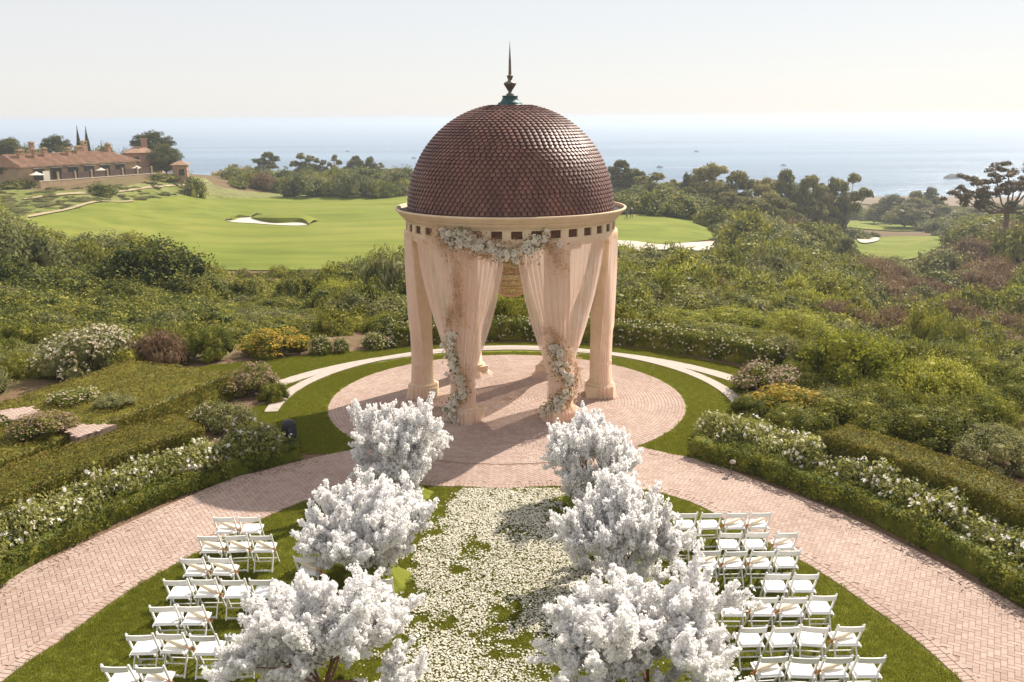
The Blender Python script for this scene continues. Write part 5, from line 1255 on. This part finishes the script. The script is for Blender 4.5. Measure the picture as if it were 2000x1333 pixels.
def tallgum():
    rng = np.random.default_rng(8); tr = MB(); lf = MB(); f = np.array((0, 0, .50))
    tr.tube([(0,0,-.03),(0.005,0,.2),f], [.030,.026,.022], 8)
    ends = [(-.42,.05,.70),(-.36,-.1,.68),(-.30,.1,.86),(-.14,0,.90),(0.02,.1,.98),(.14,-.08,1.0),(.28,.05,.93),(.40,0,.80),(.10,0,.72),(-.10,.12,.66),(.25,-.1,.66),(-.30,0,.62),(-.22,.05,.66),(.38,.1,.62),(-.02,-.1,.80),(.20,.12,.82)]
    for e in ends:
        e = np.array(e); m1 = f*.5+e*.5+np.array((0, 0, -.07))+rng.normal(0, .012, 3); tr.tube([f, f*.8+e*.2+(0,0,-.02), m1, e], [.014,.012,.008,.004], 5, False)
        for _ in range(8):
            c = e + rng.normal(0, .055, 3)*(1.3, 1.2, 1.0); r0 = rng.uniform(.022, .042); D = sphere_pts(60, rng, -.6); P_ = c + D*np.array((r0*1.25, r0, r0))*rng.uniform(.4, 1.15, (len(D), 1)); leaves(lf, P_, D+(0,0,.3), .034, .017, .2, rng)
    return tr.mesh('tall gum trunk', M['bark'], True), lf.mesh('tall gum crown', leafmat('reddish gum leaves', [(.09,.07,.04),(.20,.15,.08),(.34,.28,.13)], .35))
TP['tall'] = tallgum()
def tree(kind, px, dep, top, w, name, label, cat, group=None, rz=None, base=None):
    p = at_d(px, top, dep); z0 = gz(p.x, p.y)-.3
    if base is not None: z0 = at_d(px, base, dep).z
    h = max(2, p.z-z0); natural = {'a': .92, 'b': 1.0, 'c': .85, 'd': 1.02, 'pine': 1.0, 'ball': 1.0, 'cy': .2, 'tall': .92}[kind]
    s = w/FPX*dep/natural*(1.32 if kind in 'abcd' and px > 1200 else 1.08); root = empty(name, (p.x, p.y, z0), random.uniform(0, 6.28) if rz is None else rz, label, cat, group); root.scale = (s, s, h)
    link('trunk', TP[kind][0], root); link('crown', TP[kind][1], root)
G1 = 'gum trees on the skyline left of the dome'; G2 = 'gum trees in the grove right of the dome'
tree('d', 457, 330, 318, 36, 'leafy_tree', 'small leafy tree above the distant red roofs', 'tree')
tree('a', 521, 300, 297, 56, 'gum_tree', 'tallest lone gum on the skyline with a gap in its crown', 'gum tree', G1)
tree('b', 592, 300, 298, 50, 'gum_tree', 'twin crowned gum on the skyline, left of the middle group', 'gum tree', G1)
tree('b', 622, 295, 308, 36, 'gum_tree', 'bushy gum in the middle group of the left skyline', 'gum tree', G1)
tree('c', 652, 300, 302, 36, 'gum_tree', 'thin sparse gum with a clear trunk on the left skyline', 'gum tree', G1)
tree('a', 693, 295, 304, 46, 'gum_tree', 'spreading gum on the left skyline right of the thin one', 'gum tree', G1)
tree('pine', 722, 300, 305, 30, 'pine_tree', 'small dark pine on the left skyline', 'pine tree')
tree('c', 745, 295, 318, 30, 'gum_tree', 'low gum between the small pine and the dome', 'gum tree', G1)
tree('d', 787, 280, 328, 40, 'leafy_tree', 'round yellowish tree just left of the dome', 'tree')
for px, dep, top, w, k in [(1215,240,312,58,'a'),(1245,238,330,50,'b'),(1275,225,335,70,'b'),(1318,235,350,40,'c'),(1395,222,316,90,'b'),(1440,215,334,80,'a'),(1490,220,345,70,'b'),(1537,225,330,62,'a'),(1580,225,342,70,'a'),(1622,235,344,60,'b'),(1660,235,338,68,'c'),(1640,245,350,60,'a'),(1500,200,372,70,'d'),(1425,195,372,80,'d'),(1530,190,382,70,'d'),(1345,215,362,50,'d'),(1465,190,390,60,'c'),(1600,235,368,70,'d'),(1560,230,362,70,'b'),(1370,235,345,50,'b')]:
    dsc = {'a': 'rounded', 'b': 'broad bushy', 'c': 'sparse airy', 'd': 'low dense'}[k]
    near = 'right beside the dome' if px < 1300 else ('in the left half of the grove right of the dome' if px < 1480 else 'in the right half of the grove right of the dome')
    tree(k, px, dep, top, w, 'gum_tree', '%s gum tree %s' % (dsc, near), 'gum tree', '%s gum trees %s' % (dsc, near))
tree('pine', 1343, 228, 336, 34, 'pine_tree', 'dark pointed pine left of the tallest grove trees', 'pine tree')
for px, dep, top, w, k, lb in [(1745,330,378,60,'pine','dark round tree beyond the valley green, left one'),(1790,325,372,60,'a','gum rising over the dark round trees by the sea'),(1822,330,366,50,'a','taller gum over the dark round trees by the sea'),(1840,320,398,70,'d','dark low tree beyond the valley green, right one'),(1900,300,405,60,'d','dark low tree left of the tall reddish gum'),(1770,300,395,70,'d','dark low tree at the end of the far fairway strip'),(1880,300,412,60,'d','low dark tree beside the far green bank'),(1710,340,395,40,'d','small tree right of the grove edge'),(1975,260,395,60,'d','dark tree behind the trunk of the tall gum'),(1610,105,460,60,'olivex','')]:
    if k == 'olivex': continue
    tree(k, px, dep, top, w, 'valley_tree', lb, 'tree')
tree('d', 1652, 150, 462, 50, 'valley_tree', 'dark leafy tree standing in front of the valley green', 'tree')
tree('tall', 1978, 150, 328, 185, 'tall_gum_tree', 'tall flat topped gum with bare forked limbs and reddish leaves at the right edge', 'gum tree', rz=0)
# around the villa
tree('pine', 298, 235, 254, 80, 'pine_tree', 'large dark pine behind the right end of the villa', 'pine tree')
tree('ball', 320, 222, 280, 62, 'round_tree', 'dense ball shaped tree at the right end of the villa', 'tree')
tree('pine', 108, 235, 262, 54, 'pine_tree', 'flat dark pine behind the villa chimneys', 'pine tree')
tree('cy', 150, 225, 249, 9, 'cypress_tree', 'slim cypress behind the villa, left of two', 'cypress')
tree('cy', 167, 225, 251, 10, 'cypress_tree', 'slim cypress behind the villa, right of two', 'cypress')
tree('pine', 15, 230, 268, 70, 'pine_tree', 'round tree at the far left behind the villa', 'tree')
tree('d', 8, 190, 300, 60, 'round_tree', 'dark tree hiding the left corner of the villa', 'tree')
for px, top, w in ((45,282,50),(75,285,50),(130,283,60),(160,282,50),(195,278,50),(215,282,40),(60,288,50),(240,288,30)):
    ell(px, 228, top, w, 'round2', 'grey green shrub mass behind the villa roof', name='villa_shrub'); COL.objects[-1]['group'] = 'grey green shrubs behind the villa roof'
for px, dep, top, w, lb in ((30,186,348,80,'dark clipped shrub at the left foot of the villa'),(200,184,354,60,'dark low shrub under the patio fence'),(318,212,336,75,'dark hedge right of the villa patio'),(375,205,336,50,'round dark shrub at the far right of the villa')):
    ell(px, dep, top, w, 'dark', lb)

# ------------------------------------------------------------------ villa
def villa():
    A_ = at_d(40, 328, 186); B_ = at_d(268, 312, 212); ze = (A_.z+B_.z)/2
    ax_ = Vector((B_.x-A_.x, B_.y-A_.y, 0)); L = ax_.length; rz = math.atan2(ax_.y, ax_.x)
    root = empty('terracotta_villa', (A_.x, A_.y, ze), rz, 'long ochre villa with a terracotta roof and many brick chimneys on the left ridge', 'villa')
    D = 9.5; zb = -4.6; ov = .5
    w = MB(); w.box((L/2, D/2, zb/2), (L-.2, D-.6, -zb)); w.build('wall', M['wallplaster'], root)
    # hipped roof
    rf = MB(); rh = 2.3; x0, x1, y0, y1 = -ov, L+ov, -ov, D+ov
    V = [(x0,y0,-.05),(x1,y0,-.05),(x1,y1,-.05),(x0,y1,-.05),(x0+.3,D/2,rh),(x1-4.5,D/2,rh)]
    rf.add(V, [(0,1,5,4),(2,3,4,5)]); rf.add(V, [(1,2,5),(3,0,4)]); rf.add([(x0,y0,-.22),(x1,y0,-.22),(x1,y1,-.22),(x0,y1,-.22)]+V[:4], [(0,3,2,1),(0,1,5,4),(1,2,6,5),(2,3,7,6),(3,0,4,7)])
    roof = rf.build('roof', M['rooftile'], root)
    tiles = MB()      # rows of barrel tiles standing proud of the roof plane
    for i in range(int((x1-x0)/.42)):
        x = x0+.2+i*.42
        f_ = 1.0 if x < x1-4.5 else max(.05, (x1-x)/4.8)
        tiles.beam((x, y0, .0), (x, y0+(D/2-y0)*f_, (rh+.05)*f_+.0), .16, .10)
    tag(tiles.build('barrel_tiles', M['rooftile'], roof), kind='stuff')
    def chimney(x, y, w_, h_, d_=.9):
        c = MB(); z0 = .2; c.box((x, y, z0+h_/2), (w_, d_, h_)); ch_ = c.build('chimney', M['pinkplaster'], roof)
        zt = z0+h_; m = MB(); k = max(2, int(w_/.45))
        for i in range(k+1): m.box((x-w_/2+.09+(w_-.18)*i/k, y-.3, zt+.28), (.16,.2,.56)); m.box((x-w_/2+.09+(w_-.18)*i/k, y+.3, zt+.28), (.16,.2,.56))
        m.box((x, y, zt+.66), (w_+.25, d_+.2, .2)); m.box((x, y, zt+.05), (w_+.16, d_+.12, .12)); m.box((x, y, zt+.82), (w_*.7, d_*.6, .14)); m.build('chimney', M['wallplaster'], roof)
    for fx, y, w_, h_ in ((.02,3.0,1.3,2.3),(.14,3.0,.8,2.3),(.24,3.4,.8,2.5),(.22,6.5,.8,3.7),(.46,3.4,.8,2.4),(.58,4.2,1.5,2.6),(.88,4.2,.8,2.9),(.74,7.5,1.1,3.6)):
        chimney(2+fx*(L-3), y, w_, h_)
    for i in range(6):
        x = 3.2 + i*(L-5)/6; f_ = MB()
        f_.box((x+1.0, .12, -1.75), (2.5, .14, 2.3)); fr = f_.build('window', M['darkwood'], root)
        MB().box((x+.45, .03, -1.8), (.95, .06, 2.0)).build('pane', M['glassdark'], fr); MB().box((x+1.55, .03, -1.8), (.95, .06, 2.0)).build('pane', M['glassdark'], fr)
        MB().box((x+1.0, .0, -.50), (2.9, .34, .18)).build('lintel', M['canvas'], fr)
    # patio wall with dark fence bays
    for i in range(7):
        x = 2.6 + i*(L-1.0)/7
        if i: MB().box((x+1.55, -3.6, -2.25), ((L-1.0)/7-.4, .08, 1.5)).build('fence_panel', M['darkwood'], root)
        MB().box((x+3.1, -3.6, -2.2), (.35, .35, 1.9)).build('fence_post', M['wallplaster'], root)
    MB().box((L/2+1.6, -3.7, -3.75), (L+1.0, .4, 1.6)).build('patio_wall', M['wallplaster'], root)
    MB().box((L/2+1.6, -3.7, -2.93), (L+1.0, .5, .1)).build('wall_cap', M['canvas'], root)
    MB().box((3.9, -2.4, -2.1), (1.5, .12, 2.1)).build('garden_door', M['canvas'], root)
    MB().box((L/2, -1.6, -4.4), (L, 4.0, .1)).build('terrace', M['paleslab'], root)
    return root, L
vroot, VL = villa()
def parasol(x, lb):
    p = vroot.matrix_basis @ Vector((x, -2.0, -3.9)) if False else (Matrix.Translation(vroot.location) @ Matrix.Rotation(vroot.rotation_euler.z, 4, 'Z')) @ Vector((x, -1.9, -4.3))
    r_ = empty('patio_umbrella', tuple(p), 0, lb, 'umbrella', 'cream umbrellas on the villa patio')
    MB().tube([(0,0,0),(0,0,3.4)], .04, 6).build('pole', M['darkwood'], r_)
    MB().lathe([(1.45,2.55),(1.42,2.61),(.8,2.85),(.3,3.1),(.001,3.3)], 8).build('canopy', M['canvas'], r_)
parasol(2.0, 'cream patio umbrella at the left end of the villa'); parasol(VL*.60, 'cream patio umbrella in the middle of the villa fence'); parasol(VL*.93, 'cream patio umbrella at the right end of the villa fence')
def house(px, py, dep, w, d, h, rh, label, rz=.3, chim=True, base_drop=4):
    p = at_d(px, py, dep); r_ = empty('red_roofed_house', tuple(p), rz, label, 'house')
    MB().box((0, 0, -h/2-base_drop/2), (w, d, h+base_drop)).build('wall', M['pinkplaster'], r_)
    o = .5; rf = MB(); V = [(-w/2-o,-d/2-o,0),(w/2+o,-d/2-o,0),(w/2+o,d/2+o,0),(-w/2-o,d/2+o,0),(-w/2+d*.35,0,rh),(w/2-d*.35,0,rh)]
    rf.add(V, [(0,1,5,4),(2,3,4,5),(0,3,2,1)]); rf.add(V, [(1,2,5),(3,0,4)]); roof = rf.build('roof', M['rooftile'], r_)
    for i in range(max(1, int(w/4))): 
        f = MB().box((-w/2+2+i*4, -d/2-.03, -1.7), (1.2,.08,1.4)).build('window', M['glassdark'], r_)
    if chim: c = MB(); c.box((w*.2, 0, rh+.4), (1.3,1.0,2.4)); c.box((w*.2, 0, rh+1.7), (1.7,1.3,.3)); c.build('chimney', M['pinkplaster'], roof)
house(272, 298, 225, 6.5, 7, 2, 1.5, 'pink hip roofed house tucked behind the right end of the villa', .5)
house(302, 288, 238, 3, 3.5, 3, .9, 'small tower with a red roof under the big pine', .2, False)
house(352, 322, 215, 3.2, 3.5, 2, .9, 'small ochre house right of the ball shaped tree', .2, False)
house(480, 334, 345, 9, 8, 3, 1.3, 'distant low red roof below the lone skyline gum', .1, False, 8)
house(435, 339, 350, 8, 8, 3, 1.0, 'distant low red roof left of the lone skyline gum', .3, False, 8)

# ------------------------------------------------------------------ small things
def spot(px, py, z):
    return at(px, py, z)
p = at(566, 862, 0); r_ = empty('garden_speaker', (p.x, p.y, 0), .6, 'dark rounded garden speaker standing at the end of the left roses', 'speaker')
MB().lathe([(.001,.62),(.13,.60),(.20,.5),(.21,.3),(.19,.05),(.20,.0)], 20).build('housing', M['blackmetal'], r_, True); MB().box((0, -.205, .33), (.2,.02,.28)).build('grille', M['navy'], r_)
p = at(372, 950, 0); r_ = empty('stone_marker', (p.x, p.y, 0), .5, 'grey brown wedge shaped stone block in the left box hedge', 'stone block')
mb = MB(); mb.box((0, 0, .24), (.50, .34, .48), top=(.30, .10)); bevel(mb.build('block', M['greywedge'], r_), .02); MB().box((0, .0, .49), (.58, .26, .03)).build('cap', M['paleslab'], r_)
p = at(1420, 930, 0); r_ = empty('path_light', (p.x+.1, p.y, 0), .9, 'small metal garden light leaning over the right edge of the brick walk', 'garden light')
MB().tube([(0,0,0),(-.02,0,.2),(.05,0,.34)], .015, 6).build('stem', M['bronzemetal'], r_); MB().lathe([(.001,.42),(.07,.38),(.08,.33),(.02,.32)], 12, (.05,0,0)).build('lamp_head', M['paleslab'], r_, True)
for px, lb in ((77, 'short white post by the left hedge, right one'), (20, 'short white post by the left hedge, left one')):
    p = at(px, 880, .2); o = MB().tube([(0,0,-.3),(0,0,.75)], .03, 8).build('marker_post', M['chairwhite'], None, True); o.location = tuple(p); tag(o, lb, 'post')
# golfer with a trolley
p = at_d(1233, 440, 176); zg = gz(p.x, p.y)+.22
g_ = empty('person', (p.x, p.y, zg), 0, 'golfer in dark clothes and a white cap standing on the right green', 'person')
me = bpy.data.meshes.new('golfer body'); V = [(0,0,.95),(0,0,1.2),(0,0,1.45),(0,.02,1.62),(0,.03,1.75),(.12,0,.9),(.14,-.02,.5),(.15,0,.06),(-.12,0,.9),(-.15,.1,.5),(-.16,.08,.06),(.2,0,1.42),(.3,-.12,1.15),(.25,-.35,1.1),(-.2,0,1.42),(-.3,-.12,1.15),(-.25,-.35,1.1),(.15,-.14,.03),(-.16,-.06,.03)]
me.from_pydata(V, [(0,1),(1,2),(2,3),(3,4),(0,5),(5,6),(6,7),(0,8),(8,9),(9,10),(2,11),(11,12),(12,13),(2,14),(14,15),(15,16),(7,17),(10,18)], []); me.materials.append(M['navy'])
bo = link('body', me, g_); sk = bo.modifiers.new('skin', 'SKIN'); RAD = [.16,.17,.17,.07,.11,.11,.08,.06,.11,.08,.06,.09,.055,.045,.09,.055,.045,.05,.05]
for v, r0 in zip(me.skin_vertices[0].data, RAD): v.radius = (r0, r0)
me.skin_vertices[0].data[0].use_root = True; bo.modifiers.new('sub', 'SUBSURF').render_levels = 1
MB().lathe([(.16,1.72),(.15,1.8),(.11,1.87),(.001,1.9)], 12, (0,.02,0)).build('cap', M['white'], g_, True); MB().box((0, -.15, 1.745), (.18,.18,.02)).build('cap_peak', M['white'], g_)
t_ = empty('golf_trolley', (p.x-1.0, p.y-.2, zg), .3, 'dark golf bag on a pull trolley beside the golfer', 'golf trolley')
MB().tube([(0,0,.25),(.28,0,1.15)], [.14,.16], 10).build('golf_bag', M['blackmetal'], t_, True)
for s in (-.3, .3):
    w_ = MB(); A_ = np.linspace(0, 2*math.pi, 17); w_.tube(np.c_[.14*np.cos(A_), np.full(17, s), .15+.14*np.sin(A_)], .025, 5, False); w_.tube([(0, s, .15), (0, 0, .3)], .015, 4); w_.build('wheel', M['blackmetal'], t_)
MB().tube([(.28,0,1.1),(.5,0,1.05)], .015, 5).build('handle', M['bronzemetal'], t_)
# boats and the rock
def boat(px, py, L, lb, wake=0, sail=False):
    L *= .72; p = at(px, py, SEA); b_ = empty('motor_boat', (p.x, p.y, SEA), random.uniform(-.3, .3), lb, 'boat')
    V = [(-L/2,-L*.14,0),(L*.2,-L*.15,0),(L/2,0,0),(L*.2,L*.15,0),(-L/2,L*.14,0),(-L/2,-L*.18,L*.16),(L*.2,-L*.19,L*.18),(L*.6,0,L*.22),(L*.2,L*.19,L*.18),(-L/2,L*.18,L*.16)]
    h_ = MB(); h_.add(V, [(0,1,6,5),(1,2,7,6),(2,3,8,7),(3,4,9,8),(4,0,5,9)]); h_.add(V, [(5,6,7),(5,7,8),(5,8,9)]); h_.build('hull', M['navy'], b_)
    MB().box((-L*.05, 0, L*.26), (L*.35, L*.22, L*.18), top=(L*.13, L*.09)).build('cabin', M['rock'], b_)
    if sail: MB().tube([(0,0,L*.2),(0,0,L*1.3)], L*.02, 5).build('mast', M['rock'], b_)
    if wake:
        mb = MB(); mb.add([(L*.5,-.8,.15),(L*.5,.8,.15),(L*.5+wake,wake*.03,.12),(L*.5+wake,-wake*.03,.12)], [(0,1,2,3)]); mb.build('wake', M['foam'], b_)
boat(679, 297, 11, 'small dark boat on the sea above the left skyline trees'); boat(808, 310, 10, 'tiny dark boat just left of the dome'); boat(1288, 328, 11, 'small dark boat right of the dome with a pale wake', 60)
boat(1360, 297, 12, 'tiny far boat with a mast above the grove', 0, True); boat(1530, 324, 9, 'tiny dark boat above the middle of the grove')
p = at(1860, 349, SEA); mb = MB(); rg = np.random.default_rng(3); A_ = np.linspace(0, 2*math.pi, 25)[:-1]; rows = []
for r_, z_ in ((9,-1),(8,1.0),(5.5,2.6),(2.5,3.8),(.1,4.2)): rows.append(np.c_[r_*np.cos(A_)*(1+.2*rg.normal(0,1,24)*.5), r_*.6*np.sin(A_), np.full(24, z_)+rg.normal(0,.3,24)])
V = np.array(rows); F = [(i*24+j, i*24+(j+1)%24, (i+1)*24+(j+1)%24, (i+1)*24+j) for i in range(4) for j in range(24)]
o = mb.add(V.reshape(-1,3), F).build('sea_rock', M['rock'], None); o.location = tuple(p); tag(o, 'dark rock breaking the sea surface with surf beside it', 'rock')
p = at(1898, 349, SEA); mb = MB(); x = np.linspace(-1, 1, 40); V = [(q*22, -1.5*(1-q*q)+.8*math.sin(q*9), .25) for q in x] + [(q*22, 2.5*(1-q*q)+.8*math.sin(q*9), .3) for q in x]
o = mb.add(V, [(i, i+1, i+41, i+40) for i in range(39)]).build('surf', M['foam'], None); o.location = tuple(p); tag(o, 'line of white surf beside the sea rock', 'surf', kind='stuff')

# ------------------------------------------------------------------ haze
hm = bpy.data.materials.new('sea haze'); hm.use_nodes = True; nt = hm.node_tree; nt.nodes.clear()
out_ = nt.nodes.new('ShaderNodeOutputMaterial'); pv = nt.nodes.new('ShaderNodeVolumePrincipled'); nt.links.new(pv.outputs[0], out_.inputs['Volume'])
pv.inputs['Color'].default_value = (0.68, 0.75, 0.84, 1); pv.inputs['Density'].default_value = HAZE; pv.inputs['Anisotropy'].default_value = 0.3
hz = MB().box((0, 0, (14-75)/2), (62000, 62000, 14+75)).build('haze', hm); tag(hz, 'thin blue sea haze over the coast', 'haze', kind='stuff')
